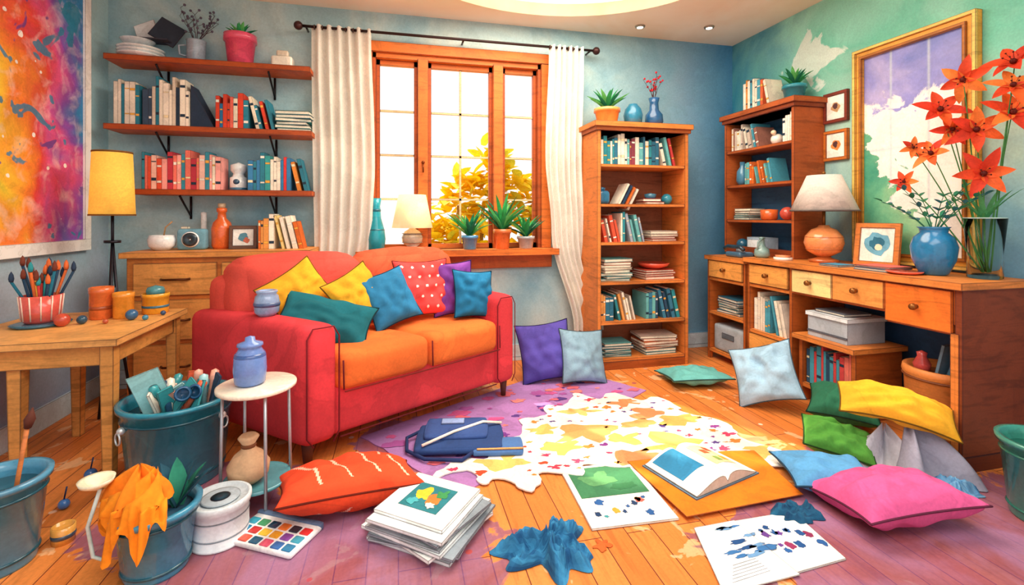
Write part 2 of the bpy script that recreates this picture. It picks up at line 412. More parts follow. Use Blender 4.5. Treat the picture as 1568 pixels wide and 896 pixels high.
def raw(name,boxes,mat):
    me=bpy.data.meshes.new(name);vs=[];fs=[]
    for (x0,x1,y0,y1,z0,z1) in boxes:
        n=len(vs);vs+=[(x,y,z) for z in (z0,z1) for y in (y0,y1) for x in (x0,x1)]
        fs+=[tuple(n+k for k in f) for f in [(0,2,3,1),(4,5,7,6),(0,1,5,4),(2,6,7,3),(0,4,6,2),(1,3,7,5)]]
    me.from_pydata(vs,[],fs);me.materials.append(mat);o=bpy.data.objects.new(name,me)
    bpy.context.scene.collection.objects.link(o);return o
WX0,WX1,WZ0,WZ1=-.21,1.18,.93,2.48
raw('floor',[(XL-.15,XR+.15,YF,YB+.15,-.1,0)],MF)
raw('wall_back',[(XL-.15,WX0,YB,YB+.15,0,HC),(WX1,XR+.15,YB,YB+.15,0,HC),(WX0,WX1,YB,YB+.15,0,WZ0),(WX0,WX1,YB,YB+.15,WZ1,HC)],MB)
raw('wall_left',[(XL-.15,XL,YF,YB,0,HC)],ML)
raw('wall_right',[(XR,XR+.15,YF,YB,0,HC)],MR_)
me=bpy.data.meshes.new('ceiling');bm=bmesh.new()
cx,cy,rx,ry=1.0,2.66,1.15,.95;nseg=64
outer=[];inner=[];top=[]
x0,x1,y0,y1=XL-.15,XR+.15,YF,YB+.15
for k in range(nseg):
    a=2*pi*k/nseg;ca,sa=math.cos(a),math.sin(a)
    inner.append(bm.verts.new((cx+rx*ca,cy+ry*sa,HC)));top.append(bm.verts.new((cx+rx*ca,cy+ry*sa,HC+.12)))
    t=min([(x1-cx)/ca if ca>1e-6 else 1e9,(x0-cx)/ca if ca<-1e-6 else 1e9,(y1-cy)/sa if sa>1e-6 else 1e9,(y0-cy)/sa if sa<-1e-6 else 1e9])
    outer.append(bm.verts.new((cx+t*ca,cy+t*sa,HC)))
for k in range(nseg):
    j=(k+1)%nseg
    bm.faces.new((inner[k],inner[j],outer[j],outer[k]));bm.faces.new((top[k],top[j],inner[j],inner[k]))
bm.faces.new(top)
bm.to_mesh(me);bm.free();me.materials.append(MC);o=bpy.data.objects.new('ceiling',me);bpy.context.scene.collection.objects.link(o)
raw('ceiling_slab',[(x0,x1,y0,y1,HC+.13,HC+.2)],MC)
b=B(Matrix.Translation((cx,cy,HC+.085))@Matrix.Diagonal((rx*.97,ry*.97,1,1)));b.lathe([(1,0),(1,.02)],0,0,0,'#ffedc0',GW,48);b.make('ceiling_cove_light')
for (x,y) in ((1.96,3.62),(2.53,3.5),(-.34,3.6)):
    b=B();b.lathe([(.038,0),(.042,.008),(.042,.012)],x,y,HC-.012,'#a89c8c',ME,24);b.lathe([(.026,0),(.026,.003)],x,y,HC-.0155,'#fff6e0',GW,24);b.make('recessed_downlight')
TRIM='#c9dbe6'
for nm,bb in (('baseboard_back',[(XL,XR,YB-.018,YB,0,.13),(XL,XR,YB-.024,YB,0,.03)]),('baseboard_left',[(XL,XL+.018,YF,YB-.02,0,.13)]),('baseboard_right',[(XR-.018,XR,YF,YB-.02,0,.13)])):
    b=B();[b.bx(*q,TRIM,MT) for q in bb];b.make(nm)
# window
WC='#d8702a';WC2='#b4541f'
b=B()
b.bx(WX0-.07,WX1+.07,YB-.03,YB+.0,WZ1-.01,WZ1+.07,WC,WO)
b.bx(WX0-.07,WX0+.015,YB-.025,YB+.0,WZ0,WZ1,WC,WO);b.bx(WX1-.015,WX1+.07,YB-.025,YB,WZ0,WZ1,WC,WO)
b.bx(WX0-.1,WX1+.1,YB-.15,YB+.12,WZ0-.05,WZ0,WC,WO);b.bx(WX0-.07,WX1+.07,YB-.04,YB,WZ0-.16,WZ0-.05,WC2,WO)
b.bx(WX0,WX0+.04,YB,YB+.12,WZ0,WZ1,WC2,WO);b.bx(WX1-.04,WX1,YB,YB+.12,WZ0,WZ1,WC2,WO)
b.bx(WX0,WX1,YB,YB+.12,WZ1-.05,WZ1,WC,WO)
ms=[.19,.80]
for m_ in ms:b.bx(m_-.04,m_+.04,YB-.01,YB+.11,WZ0,WZ1-.04,WC,WO)
yw=YB+.07
def sash(xa,xb,vert):
    b.bx(xa,xa+.028,yw-.02,yw+.02,WZ0,WZ1-.05,WC2,WO);b.bx(xb-.028,xb,yw-.02,yw+.02,WZ0,WZ1-.05,WC2,WO)
    b.bx(xa,xb,yw-.02,yw+.02,WZ0,WZ0+.04,WC,WO);b.bx(xa,xb,yw-.02,yw+.02,WZ1-.09,WZ1-.05,WC,WO)
    for z in (1.33,1.68,2.03):b.bx(xa,xb,yw-.008,yw+.008,z-.008,z+.008,'#f4cf9a',WO)
    for x in vert:b.bx(x-.008,x+.008,yw-.008,yw+.008,WZ0,WZ1-.05,'#f4cf9a',WO)
sash(WX0+.04,ms[0]-.04,[]);sash(ms[0]+.04,ms[1]-.04,[.495]);sash(ms[1]+.04,WX1-.04,[])
b.ball(.19,YB-.02,1.62,.013,'#7a3a18',ME);b.tube([(.19,YB-.02,1.62),(.19,YB-.035,1.54)],.006,'#7a3a18')
b.make('window_1')
b=B();r=random.Random(3)
for i in range(1300):
    x=.2+2.2*r.random();top=1.05+.55*max(0,math.sin((x-.3)*2.4))**1.2+.3*noise.noise(Vector((x*4,0,0)))
    z=-.1+(top+.3)*r.random()**.5;y=4.6+.5*r.random()
    d=Vector((r.uniform(-1,1),r.uniform(-1,.2),r.uniform(-.2,1)))
    b.leaf((x,y,z),d,r.uniform(.12,.22),r.uniform(.09,.15),r.choice(['#fbd22a','#f9dc4a','#f2c010','#e2d840','#f6c81a']),.2,n=4)
for i in range(7):b.tube([(.6+.25*i,4.85,-.1),(.55+.27*i,4.8,.9),(.6+.25*i,4.85,1.3)],.02,'#a8863a',WO)
b.make('yellow_garden_shrub')
raw('garden_ground',[(-8,12,4.02,14,-.3,-.1)],wallmat('lawn',lambda N,Lk,p,x,y,z:mixc(N,Lk,H('#d9de7a'),H('#f0e68a'),noiz(N,Lk,p,2))))
# curtains
def curtain(name,edge,z0,z1,y,folds,seed):
    b=B();nz=26;nx=folds*8;vs=[];fs=[];cs=[]
    for i in range(nz+1):
        t=i/nz;z=z1+(z0-z1)*t;xa,xb=edge(t)
        for j in range(nx+1):
            s_=j/nx;ph=2*pi*folds*s_
            vs.append((xa+(xb-xa)*s_+.008*noise.noise(Vector((s_*6,t*3,seed))),y+.028*math.sin(ph+.6*noise.noise(Vector((t*2,s_*3,seed))))*(1-.25*t)+.015*noise.noise(Vector((s_*8,t*4,seed))),z+.012*noise.noise(Vector((s_*5,seed,9)))*(t==1)))
    for i in range(nz):
        for j in range(nx):
            fs.append((i*(nx+1)+j,i*(nx+1)+j+1,(i+1)*(nx+1)+j+1,(i+1)*(nx+1)+j))
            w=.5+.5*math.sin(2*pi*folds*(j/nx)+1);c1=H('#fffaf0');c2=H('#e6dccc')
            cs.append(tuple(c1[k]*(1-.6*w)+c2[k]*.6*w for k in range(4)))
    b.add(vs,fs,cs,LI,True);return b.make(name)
def lerp(t,ps):
    for (a,va),(c,vc) in zip(ps,ps[1:]):
        if t<=c:
            q=(t-a)/(c-a);q=q*q*(3-2*q);return va+(vc-va)*q
    return ps[-1][1]
YC=3.74
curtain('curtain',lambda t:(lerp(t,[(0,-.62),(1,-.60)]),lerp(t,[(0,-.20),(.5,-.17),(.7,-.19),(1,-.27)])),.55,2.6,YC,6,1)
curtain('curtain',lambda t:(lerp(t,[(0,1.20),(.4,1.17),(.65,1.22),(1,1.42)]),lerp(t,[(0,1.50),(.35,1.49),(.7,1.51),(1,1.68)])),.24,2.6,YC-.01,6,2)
b=B();b.tube([(-.70,YC,2.585),(1.61,YC,2.585)],.011,'#3a2a2a')
for x in (-.71,1.62):b.ball(x,YC,2.585,.032,'#4a3030',ME)
for x in (-.66,.5,1.57):b.tube([(x,YC,2.585),(x,YB,2.585)],.008,'#3a2a2a')
for i in range(8):
    for x0_,x1_ in ((-.60,-.22),(1.21,1.49)):b.lathe([(.018,-.003),(.018,.003)],0,0,0,'#5a4038',ME,12,T=TR(x0_+(x1_-x0_)*i/7,YC,2.583,0,90,0))
b.make('curtain_rod')
# ---------------------------------------------------------------- floating shelves & contents
SW='#c45a22'
for (a,c,z) in [(-1.86,-.61,2.255),(-1.86,-.60,1.80),(-1.72,-.60,1.375)]:
    b=B();b.bx(a,c,3.62,3.848,z-.035,z,SW,WO);b.bx(a+.0,c,3.615,3.62,z-.038,z,'#a84a1e',WO)
    for x in (a+.28,c-.28):
        b.tube([(x,3.84,z-.2),(x,3.84,z-.04)],.008,'#2a2226');b.tube([(x,3.66,z-.042),(x,3.72,z-.09),(x,3.84,z-.18)],.007,'#2a2226')
    b.make('floating_shelf')
def bobj(name,f):
    b=B();f(b);return b.make(name)
def f(b):
    books(b,-1.82,-1.66,3.65,1.80,.16,.25,.31,['#2c7f95','#2f6f86','#f2ead8','#e9e0cc'],11,0)
    books(b,-1.655,-1.38,3.65,1.80,.16,.24,.34,['#f2ead8','#d9cdb8','#27384a','#f4ecd8','#2c7f95','#3a4f66'],15,0)
    b.add([(-1.375,3.66,1.80),(-1.23,3.66,1.80),(-1.375,3.66,2.09),(-1.375,3.80,1.80),(-1.23,3.80,1.80),(-1.375,3.80,2.09)],[(0,1,2),(3,5,4),(0,3,4,1),(1,4,5,2),(0,2,5,3)],'#24344a',MT)
    books(b,-1.22,-.84,3.65,1.80,.16,.17,.25,['#e9dfc8','#e46a5a','#2c7f95','#f2ead8','#2b6fa0','#d6452f','#7fc0c0'],12,4)
    hstack(b,-.73,3.74,1.80,6,.24,.16,['#2f8a96','#3aa0a0','#d6553a','#2b7f9a'],13,(.018,.028))
bobj('row_of_books',f)
def f(b):
    books(b,-1.66,-1.18,3.65,1.375,.16,.2,.27,['#e0553a','#c23a4a','#f2e8d4','#f4a8a0','#3a8fa5','#a83f4c','#ee7a6a','#f6c8b8'],21,0)
    books(b,-1.02,-.64,3.65,1.375,.16,.2,.27,['#3a7fb0','#3aa0a0','#d93a3a','#f2ead8','#2f7f95','#e08a3a'],22,2)
bobj('row_of_books',f)
def f(b):
    b.lathe([(.045,0),(.055,.01),(.055,.09),(.038,.1),(.033,.12),(.05,.14),(.05,.18),(.0,.2)],-1.10,3.73,1.375,'#e8eef0',CE)
    b.ball(-1.10,3.73-.04,1.435,.024,'#2b4f6a',CE)
    b.lathe([(.056,.0),(.058,.01),(.056,.02)],-1.10,3.73,1.375,'#3a6f8f',CE)
bobj('ceramic_jar',f)
def f(b):
    for i in range(3):b.lathe([(.06,0),(.13,.02),(.135,.028),(.12,.028),(.05,.01),(.0,.01)],-1.70,3.735,2.255+i*.022,'#eef2f2',CE,32)
    b.lathe([(.05,0),(.095,.06),(.1,.065),(.09,.065),(.0,.02)],-1.72,3.735,2.32,'#dfe6ea',CE,32)
bobj('stacked_plates',f)
def f(b):
    b.bx(-1.70,-1.52,3.67,3.79,2.386,2.394,'#39404f')
    b.bx(-.08,.08,-.004,.004,0,.16,'#2a3240',T=TR(-1.58,3.72,2.392,-12,28,12));b.bx(-.07,.07,-.004,.004,0,.15,'#e8ecee',T=TR(-1.66,3.76,2.392,-10,-22,-8))
bobj('stacked_cards',f)
def twigs(b,x,y,z,n,L,col,seed,tipcol=None,spread=.6,r0=.003):
    r=random.Random(seed)
    for i in range(n):
        a=r.uniform(0,2*pi);s_=r.uniform(.15,spread);l=L*r.uniform(.7,1)
        p=[Vector((x,y,z))]
        d=Vector((math.cos(a)*s_,math.sin(a)*s_*.5,1)).normalized()
        for k in range(5):p.append(p[-1]+d*l/5);d=(d+Vector((r.uniform(-.2,.2),r.uniform(-.1,.1),r.uniform(-.1,.1)))).normalized()
        b.tube(p,r0,col,WO,5,r0*.4)
        for k in (2,3,4,5):
            q=p[k]+Vector((r.uniform(-.04,.04),r.uniform(-.02,.02),r.uniform(.01,.04)))
            b.tube([p[k],q],r0*.5,col,WO,4)
            if tipcol:b.ball(q.x,q.y,q.z,.009,tipcol,LE,1,8)
def f(b):
    b.lathe([(.045,0),(.055,.01),(.058,.15),(.062,.16),(.054,.16),(.05,.03),(0,.03)],-1.37,3.74,2.255,'#9fb0c0',CE)
    b.tube([(-1.425,3.73,2.38),(-1.47,3.72,2.37),(-1.465,3.72,2.31),(-1.42,3.73,2.30)],.007,'#9fb0c0',CE)
    twigs(b,-1.37,3.74,2.39,9,.27,'#5a5060',5,'#6a6478',.8)
bobj('mug_of_dried_twigs',f)
def aloe(b,x,y,z,n,L,w,cols,seed,spread=.9):
    r=random.Random(seed)
    for i in range(n):
        a=i*2.4+r.uniform(-.2,.2);e=spread*(.25+.75*(i/n))
        b.leaf((x,y,z),Vector((math.cos(a)*e,math.sin(a)*e*.6,1)),L*r.uniform(.75,1.05),w,r.choice(cols),r.uniform(.1,.35),cup=.3)
GR=['#2f9a55','#44b36a','#207a58','#68c46a']
def pot(b,x,y,z,r,h,col):
    b.lathe([(r*.72,0),(r*.78,.005),(r*.96,h*.78),(r*1.06,h*.78),(r*1.06,h),(r*.92,h),(r*.88,h*.85),(0,h*.85)],x,y,z,col,CE)
    b.lathe([(r*.86,0),(0,.006)],x,y,z+h*.86,'#4a3026',MT)
def plant(name,x,y,z,r,h,col,n,L,w,seed,cols=GR,spread=.9):
    def f(b):
        pot(b,x,y,z,r,h,col);aloe(b,x,y,z+h*.85,n,L,w,cols,seed,spread)
    return bobj(name,f)
plant('potted_succulent',-1.09,3.735,2.255,.10,.22,'#de5474',16,.13,.035,3)
bobj('trinket_box',lambda b:(b.soft(-.88,-.74,3.68,3.78,2.255,2.34,.015,'#f4ecdc',0,CE),b.soft(-.85,-.77,3.70,3.76,2.34,2.385,.012,'#e2d2bc',0,CE)))
# dresser
DW='#e2964c'
def knob(b,x,y,z,col='#6a3018',r=.013):
    b.lathe([(r*.5,0),(r*.5,r*.8),(r,r*1.2),(r*.8,r*2),(0,r*2.1)],0,0,0,col,ME,12,T=TR(x,y,z,90,0,0))
def f(b):
    x0,x1,y0,y1=-1.63,-.60,3.41,3.83
    b.bx(x0-.03,x1+.03,y0-.03,y1,.935,.97,DW,WO);b.bx(x0,x1,y0,y1,.08,.935,'#d07c38',WO)
    for i in range(2):
        for k,(z0,z1) in enumerate(((.70,.90),(.42,.67),(.12,.39))):
            a=x0+.04+i*.49;b.bx(a,a+.46,y0-.015,y0,z0,z1,'#e69c52',WO)
            zc=(z0+z1)/2;b.tube([(a+.15,y0-.015,zc),(a+.17,y0-.04,zc),(a+.29,y0-.04,zc),(a+.31,y0-.015,zc)],.007,'#5a3018')
    for x in (x0,x1-.05):
        for y in (y0,y1-.05):b.bx(x,x+.05,y,y+.05,0,.08,'#8f4a20',WO)
bobj('dresser',f)
def f(b):
    X=-1.52
    b.lathe([(.045,0),(.075,.03),(.08,.07),(.07,.1),(.062,.1),(.065,.06),(0,.03)],X,3.60,.97,'#eef2f4',CE)
    b.tube([(X,3.6,1.0),(X+.02,3.6,1.12),(X+.06,3.6,1.16)],.005,'#caa070',WO)
bobj('ceramic_bowl',f)
def f(b):
    X=-1.345
    b.soft(X-.085,X+.085,3.58,3.66,.97,1.11,.02,'#6fa3b8',0,MT);b.lathe([(.045,0),(.045,.02),(.03,.025),(0,.01)],0,0,0,'#26343f',CE,T=TR(X,3.585,1.04,90,0,0));b.lathe([(.052,0),(.052,.012)],0,0,0,'#e8ecec',CE,T=TR(X,3.585,1.04,90,0,0))
    b.bx(X-.065,X-.025,3.6,3.64,1.11,1.125,'#e9dfc8')
bobj('vintage_camera',f)
bobj('white_candle',lambda b:(b.lathe([(.03,0),(.034,.01),(.034,.02),(.018,.03),(.018,.25),(0,.255)],-1.33,3.76,.97,'#eef0ee',CE)))
bobj('orange_bottle',lambda b:(b.lathe([(.05,0),(.062,.02),(.065,.14),(.055,.18),(.028,.21),(.025,.25),(.032,.255),(.032,.28),(0,.285)],-1.19,3.68,.97,'#e46a32',CE),b.lathe([(.024,0),(.024,.03),(0,.032)],-1.19,3.68,1.253,'#c9b090',CE)))
def frame(name,T,w,h,fw,col,inner,art):
    def f(b):
        b.bx(-w/2,w/2,-.012,.012,0,fw,col,WO,T=T);b.bx(-w/2,w/2,-.012,.012,h-fw,h,col,WO,T=T)
        b.bx(-w/2,-w/2+fw,-.012,.012,fw,h-fw,col,WO,T=T);b.bx(w/2-fw,w/2,-.012,.012,fw,h-fw,col,WO,T=T)
        b.bx(-w/2+fw,w/2-fw,-.004,.01,fw,h-fw,inner,MT,T=T)
        for i,(x,z,r_,c,s_) in enumerate(art):
            pts=[(x+r_*(1+.5*noise.noise(Vector((math.cos(k*.39)*2+s_,math.sin(k*.39)*2,s_))))*math.cos(k*.39),-.0055-.0006*i,z+r_*(1+.5*noise.noise(Vector((math.cos(k*.39)*2+s_,math.sin(k*.39)*2,s_))))*math.sin(k*.39)) for k in range(16)]
            b.add([T@Vector(p) for p in pts],[tuple(range(16))],c,MT)
    return bobj(name,f)
frame('picture_frame',TR(-1.04,3.62,.97,-8,0,8),.17,.16,.022,'#6a4a3a','#eef0ec',[(0,.08,.03,'#5a8fa5',1),(.02,.06,.02,'#c9705a',2)])
bobj('row_of_books',lambda b:books(b,-.93,-.63,3.56,.97,.17,.19,.25,['#27384a','#e09850','#f4ead8','#d66a2a','#2f5f7a','#f4d890'],31,4))
b=B();x=XL+.004
fy0,fy1,fz0,fz1=2.0,3.60,.98,2.68
b.bx(x,x+.03,fy0,fy1,fz0,fz0+.07,'#fafaf8');b.bx(x,x+.03,fy0,fy1,fz1-.07,fz1,'#fafaf8')
b.bx(x,x+.03,fy0,fy0+.06,fz0+.07,fz1-.07,'#fafaf8');b.bx(x,x+.03,fy1-.06,fy1,fz0+.07,fz1-.07,'#fafaf8')
b.bx(x+.004,x+.016,fy0+.06,fy1-.06,fz0+.07,fz1-.07,'#ffffff',ART)
b.make('abstract_painting')
def f(b):
    X,Y=-1.62,3.24
    for k in range(3):
        a=k*2.1+.6;b.tube([(X,Y,1.05),(X+.035*math.cos(a),Y+.035*math.sin(a),.5),(X+.10*math.cos(a),Y+.10*math.sin(a),.006)],.008,'#2b2a33')
    b.tube([(X,Y,.95),(X,Y,1.28)],.008,'#2b2a33');b.lathe([(.04,0),(.04,.015)],X,Y,1.04,'#2b2a33',ME)
    b.lathe([(.108,0),(.094,.37),(.09,.37),(.104,0)],X,Y,1.2,'#f9cb5a',SH,36)
    b.lathe([(.11,0),(.11,.01),(.105,.01)],X,Y,1.198,'#8a5a20',MT,36);b.lathe([(.096,0),(.096,.01),(.092,.01)],X,Y,1.562,'#8a5a20',MT,36)
    b.ball(X,Y,1.38,.03,'#fff0c0',GW)
bobj('floor_lamp',f)
TW='#d8964e'
def f(b):
    b.bx(XL+.02,-1.195,2.42,3.14,.63,.66,'#e8a860',WO)
    b.bx(XL+.06,-1.235,2.46,2.48,.54,.63,TW,WO);b.bx(XL+.06,-1.235,3.08,3.10,.54,.63,TW,WO)
    b.bx(-1.255,-1.235,2.46,3.10,.54,.63,TW,WO);b.bx(XL+.05,XL+.07,2.46,3.10,.54,.63,TW,WO)
    for (X,Y) in ((-1.245,2.47),(-1.245,3.08),(-1.60,2.50),(XL+.08,2.47),(-1.70,3.08)):
        vs=[];w0,w1=.026,.019
        for z,w in ((0,w1),(.54,w0),(.63,w0)):vs+=[(X-w,Y-w,z),(X+w,Y-w,z),(X+w,Y+w,z),(X-w,Y+w,z)]
        fs=[(0,3,2,1),(8,9,10,11)]+[(i*4+k,i*4+(k+1)%4,(i+1)*4+(k+1)%4,(i+1)*4+k) for i in range(2) for k in range(4)]
        b.add(vs,fs,TW,WO)
bobj('wooden_work_table',f)
def f(b):
    X,Y,Z=-1.71,2.82,.66;r=random.Random(4)
    b.lathe([(.10,0),(.115,.012),(.1,.016),(0,.014)],X,Y,Z,'#3a6f86',CE)
    b.lathe([(.06,.016),(.07,.03),(.08,.15),(.074,.15),(.064,.04),(0,.03)],X,Y,Z,'#dc5a50',CE)
    for k in range(12):
        a=k*pi/6;b.tube([(X+.071*math.cos(a),Y+.071*math.sin(a),Z+.03),(X+.0815*math.cos(a),Y+.0815*math.sin(a),Z+.148)],.003,'#f8dccb',CE)
    for i in range(20):
        a=r.uniform(0,6.28);q=r.uniform(.02,.06);l=r.uniform(.2,.3);sp=r.uniform(.02,.07)
        c=r.choice(['#1f6f8a','#e4703a','#c93a3a','#2f9aa5','#23405c','#f0b040'])
        p0=(X+q*.6*math.cos(a),Y+q*.6*math.sin(a),Z+.05);p1=(X+(q+sp)*math.cos(a),Y+(q+sp)*math.sin(a),Z+l)
        b.tube([p0,p1],.006,c,MT,6);b.lathe([(.008,0),(.011,.015),(.008,.035),(.001,.05)],p1[0],p1[1],p1[2],r.choice(['#2b3f5a','#e4703a','#7a3a2a','#2f9aa5']),MT,8)
bobj('brush_pot',f)
def cupf(name,x,y,z,r,h,col,band=None,lid=None):
    def f(b):
        b.lathe([(r*.9,0),(r,.006),(r,h*.8),(r*1.06,h*.82),(r*1.06,h),(r*.94,h),(r*.9,h*.3),(0,h*.3)],x,y,z,col,CE)
        if band:b.lathe([(r*1.01,h*.3),(r*1.02,h*.36),(r*1.01,h*.42)],x,y,z,band,CE)
        if lid:b.lathe([(r*.7,h*.9),(r*.7,h*1.15),(r*.6,h*1.3),(0,h*1.4)],x,y,z,lid,CE)
    return bobj(name,f)
cupf('paint_cup',-1.515,2.93,.66,.05,.165,'#e6733a','#a8502a')
cupf('paint_cup',-1.41,2.92,.66,.045,.135,'#ee9834')
cupf('paint_jar',-1.31,3.03,.66,.062,.11,'#f4aa30','#3a6f86','#4a8f9a')
cupf('paint_jar',-1.58,3.06,.66,.055,.14,'#2f7f96')
for (x,y,r_,c) in ((-1.34,2.85,.028,'#2b5f8a'),(-1.27,2.83,.014,'#3a7fa0'),(-1.42,2.78,.012,'#c95a3a'),(-1.24,2.95,.013,'#2b4f7a'),(-1.59,2.76,.032,'#c94f3a'),(-1.53,2.80,.022,'#23506a')):
    bobj('paint_bead',lambda b:b.ball(x,y,.66+r_,r_,c))
for (x,y,r_) in ((-1.36,2.55,.025),(-1.33,2.32,.02)):
    bobj('glass_bauble',lambda b:(b.ball(x,y,r_,r_,'#3a6fb0'),b.tube([(x,y,2*r_-.002),(x+.01,y,2*r_+.05)],.003,'#2b3f6a')))
# ---------------------------------------------------------------- sofa
L_,D_=1.37,.80
exv=Vector((.857,.515));eL=Vector((-.90,.79));eR=Vector((-.45,.78))
FO=Vector((-.42,2.36))
def SP(p):
    e=eL.lerp(eR,max(0,min(1,p[0]/L_)));q=FO+exv*p[0]+e*p[1];return (q.x,q.y,p[2])
RD='#d63c44';OR='#ea7232';CR='#e05246'
def f(b):
    b.fn=SP
    b.soft(.05,L_-.05,.03,D_-.03,.12,.37,.03,RD,0,n=14)
    b.soft(0,.17,0,D_,.11,.68,.05,RD,.004,n=16);b.soft(L_-.17,L_,0,D_,.11,.68,.05,RD,.004,n=16)
    b.soft(.06,L_-.06,D_-.17,D_,.12,.87,.07,CR,.0,n=14)
    b.soft(.165,.685,-.02,.66,.34,.53,.05,OR,.012,n=16,seed=2);b.soft(.69,L_-.165,-.02,.66,.34,.53,.05,OR,.012,n=16,seed=5)
    S=Matrix();S[1][2]=.16;S[1][3]=-.09
    b.soft(.10,.68,D_-.30,D_-.10,.5,.955,.075,CR,.03,n=16,T=S,seed=3);b.soft(.68,L_-.12,D_-.30,D_-.10,.5,.955,.075,'#e6603e',.03,n=16,T=S,seed=8)
    for x in (.165,.687,L_-.165):b.tube([(x,-.028,.36),(x,-.024,.5)],.0035,'#6a1a20',FA)
    b.tube([(.17,.0,.125),(L_-.17,.0,.125)],.004,'#6a1a20',FA);b.tube([(.17,-.03,.35),(.687,-.036,.35),(L_-.17,-.03,.35)],.004,'#7a2420',FA)
    for xa,xb in ((.0,.17),(L_-.17,L_)):
        e=.008;lp=[(xa+e+.03,-.004,.115),(xa+e,-.002,.16),(xa+e,-.002,.62),(xa+.035,-.002,.668),(xb-.035,-.002,.668),(xb-e,-.002,.62),(xb-e,-.002,.16),(xb-e-.03,-.004,.115)]
        b.tube(lp,.0035,'#7a1a24',FA)
    for (x,y) in ((.06,.06),(L_-.06,.06),(.06,D_-.08),(L_-.06,D_-.08)):b.lathe([(.016,0),(.028,.13)],x,y,0.012,'#5a2f20',WO,14)
bobj('sofa',f)
def cus(name,T,w,h,t,col,**k):
    b=B();b.cush(T,w,h,t,col,**k);return b.make(name)
def onsofa(x,y,z,lean=20,yaw=31,roll=0):
    q=SP((x,y,0))
    return Matrix.Translation((q[0],q[1],z))@Matrix.Rotation(math.radians(yaw),4,'Z')@Matrix.Rotation(math.radians(90-lean),4,'X')@Matrix.Rotation(math.radians(roll),4,'Z')
cus('yellow_cushion',onsofa(.30,.47,.755,22,24,32),.34,.32,.12,'#f2ac28',seed=1)
cus('teal_cushion',onsofa(.30,.27,.64,46,10,-20),.50,.28,.13,'#156470',seed=2)
cus('yellow_cushion',onsofa(.53,.36,.725,24,36,24),.33,.33,.13,'#f2ae2a',seed=3)
cus('blue_cushion',onsofa(.68,.32,.705,26,26,14),.32,.34,.13,'#2c7cab',seed=4)
def dots(u,v):
    row=math.floor(v*2.6+.5);a=(u*2.6+.5*(row%2)+.5)%1-.5;c=(v*2.6+.5)%1-.5
    return '#fff0e6' if a*a+c*c<.016 else '#e64a48'
cus('polka_dot_cushion',onsofa(.92,.36,.735,18,18,0),.37,.37,.13,'#e64a48',seed=5,fn=dots,n=90)
cus('purple_cushion',onsofa(1.09,.30,.72,16,6,2),.28,.36,.11,'#7c3c98',seed=6)
cus('blue_cushion',onsofa(1.15,.17,.69,18,20,-6),.29,.31,.11,'#1f74a2',seed=7)
def f(b):
    q=SP((.085,.36,0));b.lathe([(.04,0),(.058,.02),(.062,.06),(.055,.1),(.045,.112),(.052,.122),(.05,.13),(.038,.13),(.03,.1),(0,.1)],q[0],q[1],.684,'#8fa6cc',CE)
    b.lathe([(.0625,.05),(.064,.06),(.0625,.07)],q[0],q[1],.684,'#4a5f8a',CE)
bobj('ceramic_mug',f)
cus('purple_cushion',TR(1.04,3.31,.215,68,0,-8)@Matrix.Rotation(.12,4,'Z'),.40,.42,.15,'#54489f',seed=9)
cus('grey_blue_cushion',TR(1.29,3.22,.19,66,0,4)@Matrix.Rotation(-.1,4,'Z'),.34,.38,.14,'#86a6ba',seed=10)
# ---------------------------------------------------------------- sill objects
def f(b):
    X,Y=-.165,3.765
    b.lathe([(.042,0),(.062,.02),(.07,.09),(.062,.16),(.037,.25),(.03,.34),(.04,.40),(.034,.40),(.024,.34),(0,.3)],X,Y,.93,'#1f9fb0',CE)
    b.lathe([(.0625,.15),(.0625,.16),(.059,.17)],X,Y,.93,'#156a7a',CE);b.lathe([(.034,.3),(.036,.31),(.033,.32)],X,Y,.93,'#156a7a',CE)
bobj('tall_teal_vase',f)
def f(b):
    X,Y,Z=.105,3.80,.93
    b.lathe([(.05,0),(.05,.012),(.03,.02),(.075,.06),(.082,.1),(.06,.145),(.025,.165),(.02,.19),(0,.19)],X,Y,Z,'#cdbda8',CE)
    for z in (.06,.1,.13):b.lathe([(.076,z-.003),(.0835,z),(.076,z+.003)],X,Y,Z,'#8f7f72',CE)
    b.lathe([(.155,.175),(.105,.43),(.1,.43),(.15,.175)],X,Y-.02,Z,'#ffebc0',SH,36);b.tube([(X,Y,Z+.18),(X,Y,Z+.35)],.005,'#6a5a4a')
    b.ball(X,Y,Z+.29,.03,'#fff0c0',GW)
bobj('table_lamp',f)
plant('potted_aloe',.555,3.79,.93,.065,.11,'#4f96c8',18,.27,.036,11,spread=1.1)
plant('potted_agave',.82,3.79,.93,.07,.16,'#e07840',22,.34,.038,12,spread=1.1)
plant('potted_plant',1.02,3.79,.93,.07,.10,'#aab0b4',18,.22,.04,13,spread=1.1)
# ---------------------------------------------------------------- tall bookcase
BW='#d87e3a';BWD='#a85424'
def shelfunit(name,M,w,d,h,zs,col,cold,th=.03,crown=True,backcol='#96583a',z0=0):
    b=B(M)
    b.bx(0,th,0,d,z0,h,col,WO);b.bx(w-th,w,0,d,z0,h,col,WO);b.bx(th,w-th,d-.012,d,z0,h,backcol,WO)
    for z in zs:b.bx(th,w-th,.005,d-.012,z-.022,z,col,WO)
    b.bx(th,w-th,.01,d-.012,h-.03,h,col,WO)
    if crown:b.bx(-.03,w+.03,-.03,d,h,h+.04,col,WO);b.bx(-.015,w+.015,-.015,d,h-.03,h,cold,WO)
    if z0==0:b.bx(th,w-th,.0,.02,0,.06,cold,WO)
    return b.make(name)
TX,TY=1.49,3.42
TM=Matrix.Translation((TX,TY,0))
shelfunit('tall_bookcase',TM,.79,.36,1.89,[.08,.37,.68,.99,1.29,1.60],BW,BWD)
